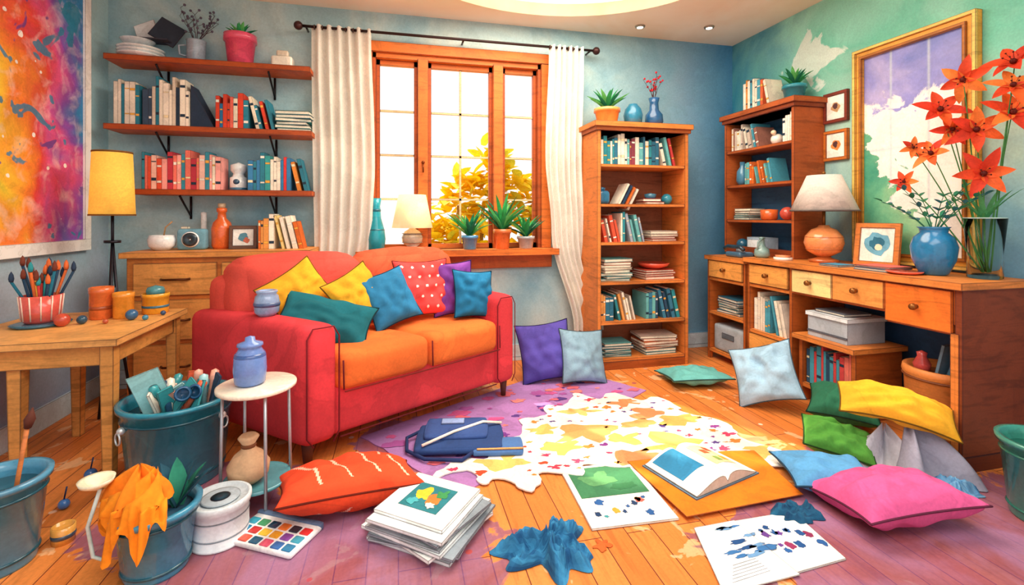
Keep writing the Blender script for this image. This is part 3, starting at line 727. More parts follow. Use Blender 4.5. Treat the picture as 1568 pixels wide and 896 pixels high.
def inb(M):return lambda f,name:(lambda b:(f(b),b.make(name)))(B(M))
tb=inb(TM)
tb(lambda b:books(b,.05,.70,.05,1.60,.24,.18,.25,['#2f8a96','#c23a3a','#f2e8d4','#8a3f4c','#e0653a','#6ab7b8','#2f6f8a','#f2e8d4'],41,3),'row_of_books')
def f(b):
    b.soft(.05,.15,.08,.2,1.29,1.40,.03,'#2b6f96',0,CE);b.lathe([(.02,0),(.03,.02),(.0,.03)],.1,.14,1.40,'#2b6f96',CE)
    for i in range(4):b.bx(.2+.03*i,.22+.03*i,.06,.22,1.292,1.48,['#f2e8d4','#23405c','#d66a2a','#e6dccb'][i],MT,T=Matrix.Translation((.2,0,1.292))@Matrix.Rotation(math.radians(28),4,'Y')@Matrix.Translation((-.2,0,-1.292)))
    hstack(b,.53,.16,1.29,2,.18,.17,['#b23a3a','#e08a3a'],5);b.ball(.68,.14,1.335,.045,'#2f8fa6');b.lathe([(.04,0),(.05,.04),(.0,.05)],.53,.14,1.335,'#3f7f9a',CE)
tb(f,'shelf_ornaments')
def f(b):
    books(b,.05,.22,.05,.99,.24,.18,.24,['#2b4f6c','#d6553a','#f2e8d4'],42,4);books(b,.22,.46,.05,.99,.24,.18,.25,['#6ab7b8','#f2e8d4','#9fafc0','#2f8a96'],43,4);hstack(b,.61,.16,.99,4,.26,.19,['#d24a4a','#f0e8d8','#2f8a96'],44)
tb(f,'row_of_books')
def f(b):
    hstack(b,.2,.16,.68,8,.27,.2,['#2f9aa6','#f2e8d4','#6ab7b8','#f2e8d4','#d66a2a'],45);z=hstack(b,.57,.16,.68,4,.3,.2,['#d6553a','#f0e8d8','#2f8a96'],46)
    b.lathe([(.06,0),(.12,.03),(.13,.05),(.12,.05),(0,.02)],.57,.16,z,'#d9553f',CE)
tb(f,'stack_of_books')
tb(lambda b:(books(b,.05,.36,.05,.37,.24,.18,.25,['#2f8a96','#f2e8d4','#2f6f8a','#e09a52','#d9d0c0'],47,4),books(b,.44,.74,.05,.37,.24,.2,.25,['#2f9aa6','#3a7f9f','#6ab7b8','#2b4f6c'],48,4)),'row_of_books')
tb(lambda b:(hstack(b,.2,.16,.08,6,.28,.2,['#2f9aa6','#2f6f8a','#6ab7b8'],49),hstack(b,.57,.16,.08,7,.32,.22,['#f0e8d8','#6ab7b8','#d66a2a','#d9d0c0'],50)),'stack_of_books')
plant('potted_agave',TX+.15,TY+.15,1.93,.10,.13,'#ea964e',20,.22,.04,14,spread=1.3)
bobj('blue_vase',lambda b:b.lathe([(.04,0),(.07,.03),(.078,.09),(.065,.14),(.04,.17),(.035,.18),(.025,.18),(0,.15)],TX+.38,TY+.15,1.93,'#2a7c9e',CE))
def f(b):
    X,Y=TX+.57,TY+.15
    b.lathe([(.045,0),(.075,.04),(.07,.1),(.04,.14),(.035,.2),(.045,.24),(.035,.24),(0,.16)],X,Y,1.93,'#245684',CE)
    twigs(b,X,Y,2.15,6,.22,'#5a2a30',9,'#e22a3a',1.1)
bobj('vase_of_red_berries',f)
# ---------------------------------------------------------------- right side: desk run
DM=Matrix.Translation((2.56,3.56,0))@Matrix.Rotation(-pi/2,4,'Z')
CW='#da823c';CD='#b05a24';CL='#eaa252'
def f(b):
    d=.45
    b.bx(-.02,.46,-.02,d,.83,.865,CW,WO);b.bx(.46,1.90,-.03,d+.01,.85,.885,CW,WO)
    b.bx(0,.025,0,d,.06,.83,CD,WO);b.bx(.43,.455,0,d,.06,.83,CD,WO);b.bx(.025,.43,d-.012,d,.06,.83,'#8f5232',WO)
    for z in (.06,.375,.66):b.bx(.025,.43,.0,d-.012,z,z+.025,CW,WO)
    b.bx(.03,.425,-.012,.0,.69,.825,CL,WO)
    b.bx(.475,.50,0,d,.0,.85,CD,WO);b.bx(.87,.895,0,d,.0,.85,CD,WO);b.bx(.5,.87,d-.012,d,.0,.85,'#8f5232',WO)
    for z in (.05,.33,.67):b.bx(.5,.87,0,d-.012,z,z+.025,CW,WO)
    b.bx(.505,.865,-.012,0,.70,.84,CL,WO);b.bx(.505,.865,-.012,0,.08,.325,CL,WO)
    b.bx(.895,1.86,.0,d,.68,.85,CD,WO);b.bx(.895,1.86,d-.02,d,.1,.68,'#34557e',MT)
    b.bx(.905,1.20,-.014,0,.695,.84,'#f8d890',WO);b.bx(1.21,1.52,-.014,0,.695,.84,'#e8984c',WO);b.bx(1.53,1.845,-.014,0,.64,.84,'#de7228',WO)
    b.bx(1.53,1.845,0,d,.63,.68,CD,WO)
    b.bx(1.86,1.89,-.01,d,.0,.85,'#7f3c20',WO);b.bx(1.84,1.875,-.012,.02,.0,.64,CW,WO);b.bx(1.86,1.895,-.015,d,.0,.07,'#6a2c16',WO)
    for x in (.0,.43):b.bx(x,x+.03,.0,.03,0,.06,CD,WO)
    for x,z,y in ((.23,.76,-.012),(.685,.77,-.012),(.685,.2,-.012),(1.05,.77,-.014),(1.365,.77,-.014),(1.69,.74,-.014)):knob(b,x,y,z,'#8f5a2a',.018)
db=B(DM);f(db);db.make('writing_desk')
dk=inb(DM)
dk(lambda b:(hstack(b,.2,.14,.40,6,.28,.2,['#2f9aa6','#6ab7b8','#2f6f8a','#d9e4e0'],61)),'stack_of_books')
dk(lambda b:(b.soft(.05,.41,.02,.3,.087,.30,.02,'#aab4bc',0,MT),b.bx(.16,.3,.015,.022,.2,.24,'#5f6a74')),'storage_bin')
dk(lambda b:books(b,.51,.85,.03,.355,.26,.22,.29,['#f2e8d4','#f8f0e0','#d66a2a','#e6dccb','#4a9fb5','#f2e8d4'],62,4),'row_of_books')
def f(b):
    b.bx(.93,1.37,-.04,.36,.40,.43,CW,WO);b.bx(.95,.98,0,.34,.0,.40,CD,WO);b.bx(1.32,1.35,0,.34,.0,.40,CD,WO);b.bx(.98,1.32,.0,.34,.09,.12,CW,WO)
dk(f,'low_wooden_stool')
dk(lambda b:books(b,.99,1.31,.02,.12,.24,.2,.26,['#d94a4a','#4a9fb5','#2b4f6c','#ee7a6a','#d94a4a'],63,0),'row_of_books')
dk(lambda b:(b.bx(1.0,1.28,.02,.3,.43,.56,'#aab6c0'),b.bx(.99,1.29,.01,.31,.56,.585,'#d9e2e6'),b.bx(1.0,1.28,.015,.02,.46,.47,'#5a6470'),hstack(b,1.14,.15,.585,1,.26,.2,['#7f93a5'],4)),'storage_box')
def f(b):
    X,Y=1.67,.20
    b.lathe([(.13,0),(.155,.1),(.165,.36),(.175,.38),(.17,.41),(.15,.41),(.14,.1),(0,.03)],X,Y,0,'#da8442',WO,30)
    for z in (.12,.25,.36):b.lathe([(.155+.02*z,z-.006),(.166+.025*z,z),(.155+.02*z,z+.006)],X,Y,0,'#8f4f2a',WO,30)
    for i in range(5):b.bx(-.008,.008,-.07,.07,0,.24-.02*i,['#6f8fa4','#3f6f8a','#9fb4c0','#4a7f96','#aac0c8'][i],MT,T=TR(X-.02+.03*i,Y+.02,.3,0,12+5*i,10*i))
    b.lathe([(.03,0),(.04,.05),(.02,.09),(.024,.11),(0,.12)],X-.08,Y-.04,.36,'#d9554f',CE)
dk(f,'wooden_basket')
CM=Matrix.Translation((2.755,3.60,.885))@Matrix.Rotation(-pi/2,4,'Z')
shelfunit('corner_bookcase',CM,.75,.265,1.13,[.02,.28,.57,.86],'#b05828','#8a3e1c',.026,True,'#3a6a92',z0=0)
cm=inb(CM)
cm(lambda b:(books(b,.04,.36,.04,.86,.18,.16,.22,['#f2e8d4','#d9c8b8','#a06a5a','#4a9fb5','#e09850'],71,4),books(b,.60,.71,.04,.86,.18,.15,.22,['#f8f0e0','#f2e8d4'],75,0)),'row_of_books')
cm(lambda b:(b.ball(.48,.1,.905,.045,'#f2e8dc'),b.ball(.49,.06,.955,.02,'#f0d4b0')),'shelf_ornament')
cm(lambda b:(b.lathe([(.03,0),(.05,.04),(.045,.12),(.02,.16),(.022,.2),(0,.2)],.1,.1,.57,'#4a86a6',CE),books(b,.2,.5,.04,.57,.18,.14,.2,['#4a9fb5','#6ab7b8','#2b4f6c','#d66a2a'],72,4)),'shelf_ornaments')
cm(lambda b:(hstack(b,.16,.12,.28,5,.2,.16,['#f2e8d4','#6ab7b8','#9fafc0'],73),b.lathe([(.05,0),(.06,.01),(.065,.08),(.0,.085)],.4,.1,.28,'#e46a32',CE),b.ball(.58,.1,.33,.05,'#d95a48')),'shelf_ornaments')
cm(lambda b:(b.ball(.1,.1,.07,.05,'#2b5f7a'),b.bx(.25,.45,.02,.14,.02,.14,'#9fb4c4'),b.bx(.26,.44,.018,.02,.04,.12,'#e6ecee')),'shelf_ornaments')
cm(lambda b:books(b,.18,.50,.04,1.17,.18,.2,.27,['#f8f0e0','#e89a4a','#e0653a','#4a9fb5','#f4cc50','#f2e8d4'],74,2),'row_of_books')
plant('potted_succulent',2.89,2.99,2.055,.08,.12,'#2f8fa0',18,.17,.035,17,spread=1.1)
for (z,c1,c2) in ((1.86,'#8a3a2a','#c9a070'),(1.59,'#c9702a','#e0904a')):
    frame('small_picture_frame',TR(XR-.0125,2.755,z,0,0,-90),.19,.215,.022,c1,'#fbf6ea',[(0,.11,.035,c2,z),(0,.115,.02,'#5a3a3a',z+2)])
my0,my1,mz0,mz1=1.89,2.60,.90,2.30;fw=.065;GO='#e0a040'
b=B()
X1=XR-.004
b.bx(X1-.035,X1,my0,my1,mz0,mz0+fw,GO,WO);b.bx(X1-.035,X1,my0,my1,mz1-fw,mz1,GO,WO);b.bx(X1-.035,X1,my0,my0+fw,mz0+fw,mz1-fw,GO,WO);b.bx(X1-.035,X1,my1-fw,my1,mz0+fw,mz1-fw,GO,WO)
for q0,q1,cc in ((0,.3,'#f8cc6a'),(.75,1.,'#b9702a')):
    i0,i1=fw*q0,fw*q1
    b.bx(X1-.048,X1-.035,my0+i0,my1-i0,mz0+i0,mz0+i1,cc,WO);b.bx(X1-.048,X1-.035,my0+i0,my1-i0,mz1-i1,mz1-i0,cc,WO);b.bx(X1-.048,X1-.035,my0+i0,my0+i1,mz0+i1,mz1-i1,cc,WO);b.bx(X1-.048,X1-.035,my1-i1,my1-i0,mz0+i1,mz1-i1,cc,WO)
b.bx(X1-.02,X1-.01,my0+fw,my1-fw,mz0+fw,mz1-fw,'#ffffff',REFL)
b.make('gilt_framed_mirror')  # wall mirror, its pane carries a painted reflection
DZ=.885
def f(b):
    X,Y=2.79,2.64
    b.lathe([(.085,0),(.09,.01),(.09,.018),(.05,.03),(.04,.04)],X,Y,DZ,'#b8602f',CE)
    b.lathe([(.04,.04),(.1,.075),(.118,.13),(.11,.175),(.075,.22),(.04,.235),(.03,.25),(0,.25)],X,Y,DZ,'#f2965a',CE)
    for z,r_ in ((.09,.106),(.17,.110)):b.lathe([(r_-.001,z-.003),(r_+.004,z),(r_-.001,z+.003)],X,Y,DZ,'#c9703f',CE)
    b.tube([(X,Y,DZ+.24),(X,Y,DZ+.36)],.01,'#8a5a2a')
    b.lathe([(.20,.345),(.10,.585),(.095,.585),(.195,.345)],X,Y,DZ,'#d9cec4',FA,36);b.lathe([(.202,.343),(.202,.352),(.197,.352)],X,Y,DZ,'#6a605c',FA,36)
    b.ball(X,Y,DZ+.60,.012,'#8a5a2a',ME)
bobj('table_lamp',f)
frame('picture_frame',TR(2.86,2.34,DZ,-10,0,-72),.24,.27,.03,'#d9803a','#fbf6ea',[(0,.14,.07,'#6fafc8',3),(.0,.14,.04,'#2f6f8a',5),(.01,.12,.02,'#f0e0c0',6)])
def f(b):
    X,Y=2.76,1.94
    b.lathe([(.05,0),(.062,.01),(.092,.08),(.1,.15),(.085,.2),(.058,.225),(.062,.245),(.072,.255),(.062,.255),(.05,.23),(0,.2)],X,Y,DZ,'#2176a8',CE,36)
    r=random.Random(6)
    for i in range(9):
        a=i*.75;sp=r.uniform(.3,.9);p=[Vector((X,Y,DZ+.2))];d=Vector((math.cos(a)*sp*.7,math.sin(a)*sp,1)).normalized()
        for k in range(5):p.append(p[-1]+d*.06);d=(d+Vector((math.cos(a)*.1,math.sin(a)*.14,-.05))).normalized()
        b.tube(p,.003,'#2f7a5a',LE,5,.0015)
        for k in (2,3,4,5):
            for sg in (-1,1):b.leaf(p[k],d+Vector((-d.y*sg,d.x*sg,.3)),.05,.022,r.choice(['#2a7a5a','#3f9f7a','#2f6f7a']),.1)
bobj('blue_vase_with_sprigs',f)
def f(b):
    X,Y=2.85,1.77;r=random.Random(12)
    b.lathe([(.058,0),(.068,.006),(.066,.12),(.083,.30),(.079,.30),(.062,.12),(.056,.02),(0,.02)],X,Y,DZ,'#f4fbf8',GL,36)
    b.lathe([(.078,.298),(.084,.302),(.079,.305)],X,Y,DZ,'#bcd8d0',CE,36)
    tips=[(-.08,.04,1.0,1.1),(.0,-.12,1.04,1.15),(-.12,.12,.86,1.15),(-.06,.0,.74,1.2),(-.02,-.12,.80,1.2),(-.10,.17,.64,1.),(-.06,-.03,.52,1.2),(-.14,.28,.50,.7),(-.05,-.14,.92,1.),(-.14,.24,.68,.65),(-.08,.09,.76,.9)]
    for i,(dx,dy,dz,sc) in enumerate(tips):
        tip=Vector((X+dx,Y+dy,DZ+dz));p0=Vector((X+r.uniform(-.02,.02),Y+r.uniform(-.02,.02),DZ+.03));mid=p0.lerp(tip,.55)+Vector((0,0,.05))
        pts=[p0*(1-t)**2+mid*2*t*(1-t)+tip*t*t for t in [k/8 for k in range(9)]]
        b.tube(pts,.004,'#4a8a4a',LE,6,.0025)
        face=Vector((-.75,-.5+r.uniform(-.6,.6),.25+r.uniform(-.6,.5))).normalized()
        s1=face.orthogonal().normalized();s2=face.cross(s1)
        op=r.uniform(.25,.8)
        for k in range(6):
            a=k*2*pi/6+i;d=(s1*math.cos(a)+s2*math.sin(a))+face*op
            b.leaf(tip,d,r.uniform(.085,.115)*sc,.046*sc,r.choice(['#f4642a','#ea4c26','#fa843a','#de3e24']),r.uniform(.15,.4),LE,.2,up=face)
        b.ball(tip.x+face.x*.014,tip.y+face.y*.014,tip.z+face.z*.014,.012*sc,'#6a1c14',LE,1,10)
        for k in range(4):
            a=k*1.6;q=tip+face*.05*sc+(s1*math.cos(a)+s2*math.sin(a))*.018*sc;b.tube([tip,q],.0012,'#7a3018',LE,4);b.ball(q.x,q.y,q.z,.004,'#5a1f14',LE,1,6)
    for i in range(7):
        a=i*.9;b.leaf((X,Y,DZ+.28),(math.cos(a)*.5-.15,math.sin(a)*.6,1),.22,.022,'#4f9a62',.25)
bobj('glass_vase_of_orange_flowers',f)
bobj('stack_of_books',lambda b:hstack(b,2.70,2.17,DZ,2,.20,.20,['#d9665a','#3f7f9f'],81,(.012,.02)))
bobj('stack_of_books',lambda b:(hstack(b,2.65,2.42,DZ,1,.14,.14,['#4a8fb0'],82,(.012,.02))))
bobj('red_plate',lambda b:b.lathe([(.05,0),(.08,.012),(.082,.018),(.0,.008)],2.64,2.0,DZ,'#e66a54',CE))
bobj('coaster_stack',lambda b:(b.lathe([(.06,0),(.06,.02),(.0,.021)],2.64,2.83,DZ,'#f2e8dc',CE),b.lathe([(.045,.021),(.05,.035),(0,.036)],2.64,2.83,DZ,'#e68a5a',CE)))
bobj('desk_telephone',lambda b:(b.soft(2.60,2.74,3.22,3.40,.865,.91,.02,'#4a6f8a',0,CE),b.tube([(2.62,3.20,.93),(2.62,3.24,.95),(2.62,3.38,.95),(2.62,3.42,.93)],.016,'#27404f',CE),b.lathe([(.035,0),(.03,.02),(0,.02)],2.68,3.31,.91,'#c9d4da',CE)))
def f(b):
    X,Y=2.64,3.03
    b.lathe([(.04,0),(.055,.02),(.05,.06),(.02,.09),(.018,.14),(.025,.15),(0,.155)],X,Y,DZ,'#7f9f9a',CE);b.tube([(X-.04,Y,DZ+.04),(X-.06,Y-.03,DZ+.12),(X,Y-.02,DZ+.15)],.006,'#7f9f9a',CE)
bobj('small_teapot',f)
# ---------------------------------------------------------------- floor left group
def bucket(b,x,y,r0,r1,h,col,rim='#17505f',lugs=True,z=0):
    b.lathe([(r0,0),(r0*1.02,.008),(r1,h-.02),(r1+.012,h-.02),(r1+.014,h),(r1-.006,h),(r1-.012,h-.03),(r0-.01,.02),(0,.02)],x,y,z,col,CE,44)
    for q in (.12,.82):
        rr=r0+(r1-r0)*q;b.lathe([(rr+.001,h*q-.006),(rr+.007,h*q),(rr+.003,h*q+.006)],x,y,z,rim,CE,44)
    if lugs:
        for a in (-2.3,-.35):
            cx_,cy_=x+(r1+.006)*math.cos(a),y+(r1+.006)*math.sin(a);zz=h-.08
            b.ball(cx_,cy_,zz,.016,'#e6ecee',ME)
            b.tube([(cx_+.012*math.cos(a)+.02*math.sin(t)*-math.sin(a),cy_+.012*math.sin(a)+.02*math.sin(t)*math.cos(a),zz-.03+.025*math.cos(t)) for t in [k*pi/6 for k in range(13)]],.004,'#dfe8ec',ME,6)
def f(b):
    X,Y=-.99,2.50;bucket(b,X,Y,.18,.215,.37,'#2a8ba4')
    b.lathe([(.19,.3),(.0,.31)],X,Y,0,'#1c3f50',MT,30)
    r=random.Random(21)
    for i in range(22):
        a=r.uniform(0,6.28);q=r.uniform(.02,.13);T=TR(X+q*math.cos(a),Y+q*math.sin(a),.29,r.uniform(-32,32),r.uniform(-32,32),r.uniform(0,180))
        c=r.choice(['#3aa0a8','#ee6a45','#f8f0e0','#3a6f9a','#9fd4d8','#2b4f6c','#f2b09a'])
        if i%3:b.bx(-.03,.03,-.006,.006,0,r.uniform(.12,.19),c,MT,T=T)
        else:
            b.lathe([(.012,0),(.014,.12),(.02,.13),(.018,.17),(0,.18)],0,0,0,c,CE,12,T=T)
    b.bx(-.06,.06,-.003,.003,0,.24,'#9fd9dc',MT,T=TR(X-.05,Y-.02,.28,10,-18,15))
    for (dx,dy,t) in ((.05,-.08,20),(.09,-.06,-15)):
        T=TR(X+dx,Y+dy,.40,80,0,t);b.lathe([(.026,-.004),(.034,0),(.026,.004),(.022,0),(.026,-.004)],0,0,0,'#2b5f8a',CE,20,T=T)
bobj('bucket_of_art_supplies',f)
def f(b):
    X,Y=-1.34,2.0;bucket(b,X,Y,.10,.13,.30,'#4f92b4',lugs=False)
    b.tube([(X+.02,Y,.03),(X+.10,Y-.02,.48)],.007,'#c8763f',WO);b.lathe([(.01,0),(.016,.03),(.002,.07)],0,0,0,'#5a2f24',MT,10,T=TR(X+.10,Y-.02,.47,0,12,0))
bobj('paint_bucket_with_brush',f)
bobj('small_paint_pot',lambda b:(b.lathe([(.034,0),(.036,.06),(.031,.06),(.03,.05),(0,.05)],-1.20,2.09,0,'#e0a04a',CE),b.lathe([(.0355,.02),(.037,.028),(.0355,.035)],-1.2,2.09,0,'#3a4a5a',CE)))
def f(b):
    X,Y=-.80,1.86;bucket(b,X,Y,.092,.118,.22,'#3f8eb0',lugs=False)
    b.lathe([(.105,.19),(.0,.195)],X,Y,0,'#24506a',MT,24)
    vs=[];fs=[];n=48;m=18
    for i in range(n+1):
        u=i/n;a=-2.95+2.0*u
        spike=.5+.5*math.sin(u*19+1);hang=(.05+.12*spike*math.sin(pi*u)**.5+.05*noise.noise(Vector((u*7,0,3))))
        for j in range(m+1):
            v=j/m
            if v<.35:
                w=v/.35;rr=.01+w*.12;z=.27+.06*(1-w)+.02*math.sin(w*6+u*14)
            else:
                w=(v-.35)/.65;rr=.131+.010*math.sin(u*34+w*2)+.012*w+.008*math.sin(u*61);z=.27-w*hang+.012*math.sin(u*17+w*5)
            vs.append((X+rr*math.cos(a),Y+rr*math.sin(a),z))
    for i in range(n):
        for j in range(m):fs.append((i*(m+1)+j,i*(m+1)+j+1,(i+1)*(m+1)+j+1,(i+1)*(m+1)+j))
    b.add(vs,fs,'#f5921e',FA,True)
    b.drape(X-.045,Y-.01,.25,.10,.005,.085,0,2*pi,'#f0841c',4,2,tail=.3)
    for i in range(5):b.leaf((X+.055,Y+.02,.19),(.25*i-.3,.1,1),.16,.06,'#2f8a72' if i%2 else '#27566a',.12,FA)
    b.tube([(X-.135,Y-.02,.06),(X-.175,Y-.02,.08),(X-.19,Y-.02,.18),(X-.155,Y-.02,.30)],.006,'#c9dcd8',CE)
    b.lathe([(.01,0),(.045,.02),(.05,.035),(.042,.03),(0,.01)],X-.165,Y-.02,.30,'#f0e8c8',CE)
bobj('bucket_with_orange_rag',f)
def f(b):
    X,Y=-.645,1.98
    b.lathe([(.092,0),(.098,.003),(.098,.010),(.094,.014),(.094,.125),(.1,.129),(.1,.135),(.103,.14),(.103,.155),(.098,.158),(.092,.156),(.09,.146),(.0,.146)],X,Y,0,'#e2ebf0',MT,44)
    b.lathe([(.062,.1465),(.066,.152),(.058,.153),(.0,.153)],X,Y,0,'#b4c2cc',MT,32);b.lathe([(.032,.1535),(0,.155)],X,Y,0,'#24404f',MT,24)
    for q in (.04,.1):b.lathe([(.0935,q-.002),(.096,q),(.0935,q+.002)],X,Y,0,'#8fa4b4',MT,44)
bobj('paint_tin',f)
def f(b):
    b.M=TR(-.45,1.94,0,0,0,-30)
    b.soft(-.15,.15,-.09,.09,0,.022,.01,'#f4f6f6',0,CE,8);b.soft(-.15,.15,.066,.09,0,.03,.008,'#5a6f8f',0,CE,6)
    cs=['#d93a3a','#3a6fb0','#e9a02a','#23405c','#e9604a','#2f7faa','#8a4fa4','#f0803a','#27607f','#c23a3a','#3f9fb8','#30333f','#e95f7a','#f4c840','#4a9a6a']
    for i in range(6):
        for j in range(3):
            x=-.12+i*.048;y=-.065+j*.045;b.soft(x-.019,x+.019,y-.017,y+.017,.019,.0265,.003,cs[(i*4+j*5)%15],0,CE,4)
bobj('watercolor_paint_set',f)
def f(b):
    X,Y=-.575,2.185
    b.lathe([(.0,.48),(.145,.48),(.152,.485),(.152,.497),(.145,.5),(.0,.5)],X,Y,0,'#fbf0dc',CE,44)
    b.lathe([(.0,.09),(.12,.09),(.128,.094),(.128,.108),(.12,.104),(.0,.1)],X,Y,0,'#5aa3b0',CE,40)
    for a in (.5,2.2,3.6,5.2):b.tube([(X+.135*math.cos(a),Y+.135*math.sin(a),0),(X+.125*math.cos(a),Y+.125*math.sin(a),.485)],.0065,'#aeb0b8',ME)
bobj('round_side_table',f)
bobj('blue_ceramic_jar',lambda b:(b.lathe([(.045,0),(.058,.01),(.063,.06),(.06,.12),(.045,.145),(.042,.155),(.05,.16),(.048,.17),(.02,.18),(.018,.195),(0,.2)],-.60,2.18,.5,'#6f90d4',CE),b.lathe([(.0595,.11),(.0605,.118),(.057,.13)],-.60,2.18,.5,'#3f5fa0',CE)))
def f(b):
    X,Y=-.60,2.16
    b.lathe([(.04,0),(.075,.03),(.08,.07),(.055,.11),(.03,.13),(.022,.15),(.04,.18),(.03,.19),(0,.17)],X,Y,.108,'#d0a883',FA,30);b.lathe([(.026,.14),(.03,.148),(.026,.156)],X,Y,.108,'#7a4a30',FA,20)
bobj('cloth_pouch',f)
def stripe(u,v):
    return '#fbc0a4' if abs(((u*2.4+v*.55)%1)-.5)<.05 and abs(v)<.8 and abs(u)<.85 else '#ea4c28'
cus('orange_pillow',TR(-.20,2.09,.09,-10,4,12),.56,.34,.18,'#ea4c28',seed=12,fn=stripe,n=90)
def rot2(x,y,cx,cy,a):
    a=math.radians(a);return (cx+x*math.cos(a)-y*math.sin(a),cy+x*math.sin(a)+y*math.cos(a))
def f(b):
    r=random.Random(5);z=0
    for i in range(9):
        a=-40+r.uniform(-12,12);cx_,cy_=.12+r.uniform(-.018,.018),1.86+r.uniform(-.018,.018);s_=.17*(1.05 if i<5 else .95)
        t=.008 if i%2 else .012
        pts=[rot2(x*s_,y*s_*.95,cx_,cy_,a) for x,y in ((-1,-1),(1,-1),(1,1),(-1,1))]
        b.poly(pts,z,z+t,['#eef2f2','#b9c2c8','#fafaf6','#8f9aa4'][i%4]);z+=t
    b.M=TR(.115,1.87,z,0,0,-38)
    b.bx(-.15,.15,-.14,.14,0,.012,'#fbfbf8');b.bx(-.09,.08,-.075,.085,.012,.0128,'#2a7f8a')
    for i,(x,y,r_,c) in enumerate(((-.03,.02,.035,'#f4cc3a'),(.02,.0,.03,'#ee803a'),(.04,.04,.025,'#3f9a5a'),(-.05,-.04,.022,'#4ab0b8'),(.03,-.04,.02,'#f8f0e0'))):b.blob(x,y,.0128+.0004*i,r_,c,i,th=.0004)
bobj('stack_of_magazines',f)
def f(b):
    b.M=TR(.905,1.90,0.002,0,0,-3)
    b.bx(-.18,.18,-.22,.22,0,.008,'#fbf8ee');b.bx(-.155,.15,-.03,.20,.008,.0088,'#3f8058')
    b.blob(-.03,.1,.0088,.06,'#5f9f68',2,1.4,.8,th=.0004);b.blob(.06,.03,.0088,.04,'#2f7048',5,1.4,.6,th=.0004)
    r=random.Random(9)
    for i in range(11):b.blob(r.uniform(-.14,.14),r.uniform(-.19,-.06),.008,r.uniform(.008,.02),r.choice(['#23406a','#d9665a','#e0a03a','#2b5fa0','#3aa0a8']),i,th=.0006)
bobj('art_magazine',f)
bobj('orange_paper_mat',lambda b:b.poly([(1.07,2.10),(1.10,1.66),(1.67,1.68),(1.74,2.05),(1.6,2.08)],.0155,.0185,'#ea7a18'))
def f(b):
    b.M=TR(1.36,1.95,.0185,0,0,16)
    b.bx(-.21,.21,-.155,.155,0,.005,'#6f8fa4')
    n=12
    def hh(t,k=0):return .005+k+.045*(math.sin(pi*min(1,t*1.05)**.55)*.75+.25*(1-t)+.12)
    for sg in (-1,1):
        vs=[];fs=[];cs=[]
        for i in range(n+1):
            t=i/n
            for y in (-.148,.148):vs.append((sg*.2*t,y,hh(t)))
        vs2=[(x,y,.005) for x,y,_ in vs];k=len(vs)
        for i in range(n):
            a=i*2;fs.append((a,a+1,a+3,a+2));cs.append('#fbf8ee')
            fs.append((a,a+2,k+a+2,k+a));cs.append('#d0cbc0');fs.append((a+1,a+3,k+a+3,k+a+1));cs.append('#d0cbc0')
        fs.append((n*2,n*2+1,k+n*2+1,k+n*2));cs.append('#d0cbc0')
        b.add(vs+vs2,fs,cs,MT,False)
        vs=[];m=8
        y0_,y1_=(-.05,.13) if sg<0 else (-.07,.11)
        for i in range(m+1):
            t=.15+.7*i/m
            for y in (y0_,y1_):vs.append((sg*.2*t,y,hh(t,.0015)))
        b.add(vs,[(i*2,i*2+1,i*2+3,i*2+2) for i in range(m)],'#2f86b4' if sg<0 else '#f4d8a4',MT)
        if sg>0:
            for (tx,y,c,w) in ((.3,.04,'#e85a38',.1),(.6,-.02,'#e0a03a',.1),(.55,.07,'#d94a3a',.1),(.35,-.03,'#8fb05a',.08)):
                vs=[]
                for i in range(3):
                    t=tx+w*i
                    for yy in (y-.02,y+.02):vs.append((.2*t,yy,hh(t,.0025)))
                b.add(vs,[(i*2,i*2+1,i*2+3,i*2+2) for i in range(2)],c,MT)
bobj('open_book',f)
bobj('dark_blue_rag',lambda b:b.crumple(1.56,1.60,0,.085,.06,.045,'#173f66',31,col2='#236a90'))
def f(b):
    b.M=TR(1.28,1.47,.001,0,0,6)
    b.poly([(-.29,-.13),(.22,-.15),(.28,.11),(-.16,.16)],0,.006,'#fbf8f0');b.poly([(-.30,-.135),(.0,-.155),(.01,.14),(-.17,.155)],.006,.009,'#fdfcf6')
    r=random.Random(14)
    for i in range(14):b.blob(.04+.2*r.random(),-.08+.17*r.random(),.006,r.uniform(.008,.02),r.choice(['#2a5fa0','#6a3f94','#1f4f8a','#8f2f5a']),i,th=.0006)
    for i in range(12):b.blob(-.13+.13*r.random(),-.04+.16*r.random(),.009,r.uniform(.012,.028),r.choice(['#3a76b4','#6fa0d0','#1f4f8a']),i+20,1.8,.45,th=.0006)
    for i in range(6):b.bx(-.24+.012*i,-.08,-.11+.012*i,-.108+.012*i,.009,.0095,'#8a8f9a')
bobj('watercolor_sketch_sheet',f)
bobj('crumpled_blue_cloth',lambda b:(b.crumple(.54,1.62,0,.15,.12,.075,'#174f80',41,20,90,col2='#3a8ab8',irr=.6)))
bobj('orange_scrap',lambda b:b.crumple(.72,1.61,0,.03,.028,.012,'#e4602a',43))
cus('blue_cushion',TR(1.86,1.74,.06,0,0,-22),.38,.30,.11,'#5c9ed0',seed=15)
cus('pink_cushion',TR(1.91,1.50,.085,-8,-3,-6),.50,.34,.17,'#de5c96',seed=16)
bobj('green_bucket',lambda b:bucket(b,2.50,1.33,.12,.15,.31,'#3f9080',rim='#1f6a5a',lugs=False))
bobj('crumpled_blue_cloth',lambda b:b.crumple(2.33,1.55,0,.10,.07,.05,'#2f70a8',51,col2='#7fb0d0',irr=.5))
def f(b):
    b.drape(2.37,1.78,0,.23,.015,.19,-2.9,.3,'#9f9eb0',5,1,tail=.35,amp=.35)
    b.drape(2.30,1.84,0,.17,.01,.16,-3.4,-.6,'#c0c0ca',4,2.2,tail=.3,amp=.35)
bobj('grey_cloth',f)
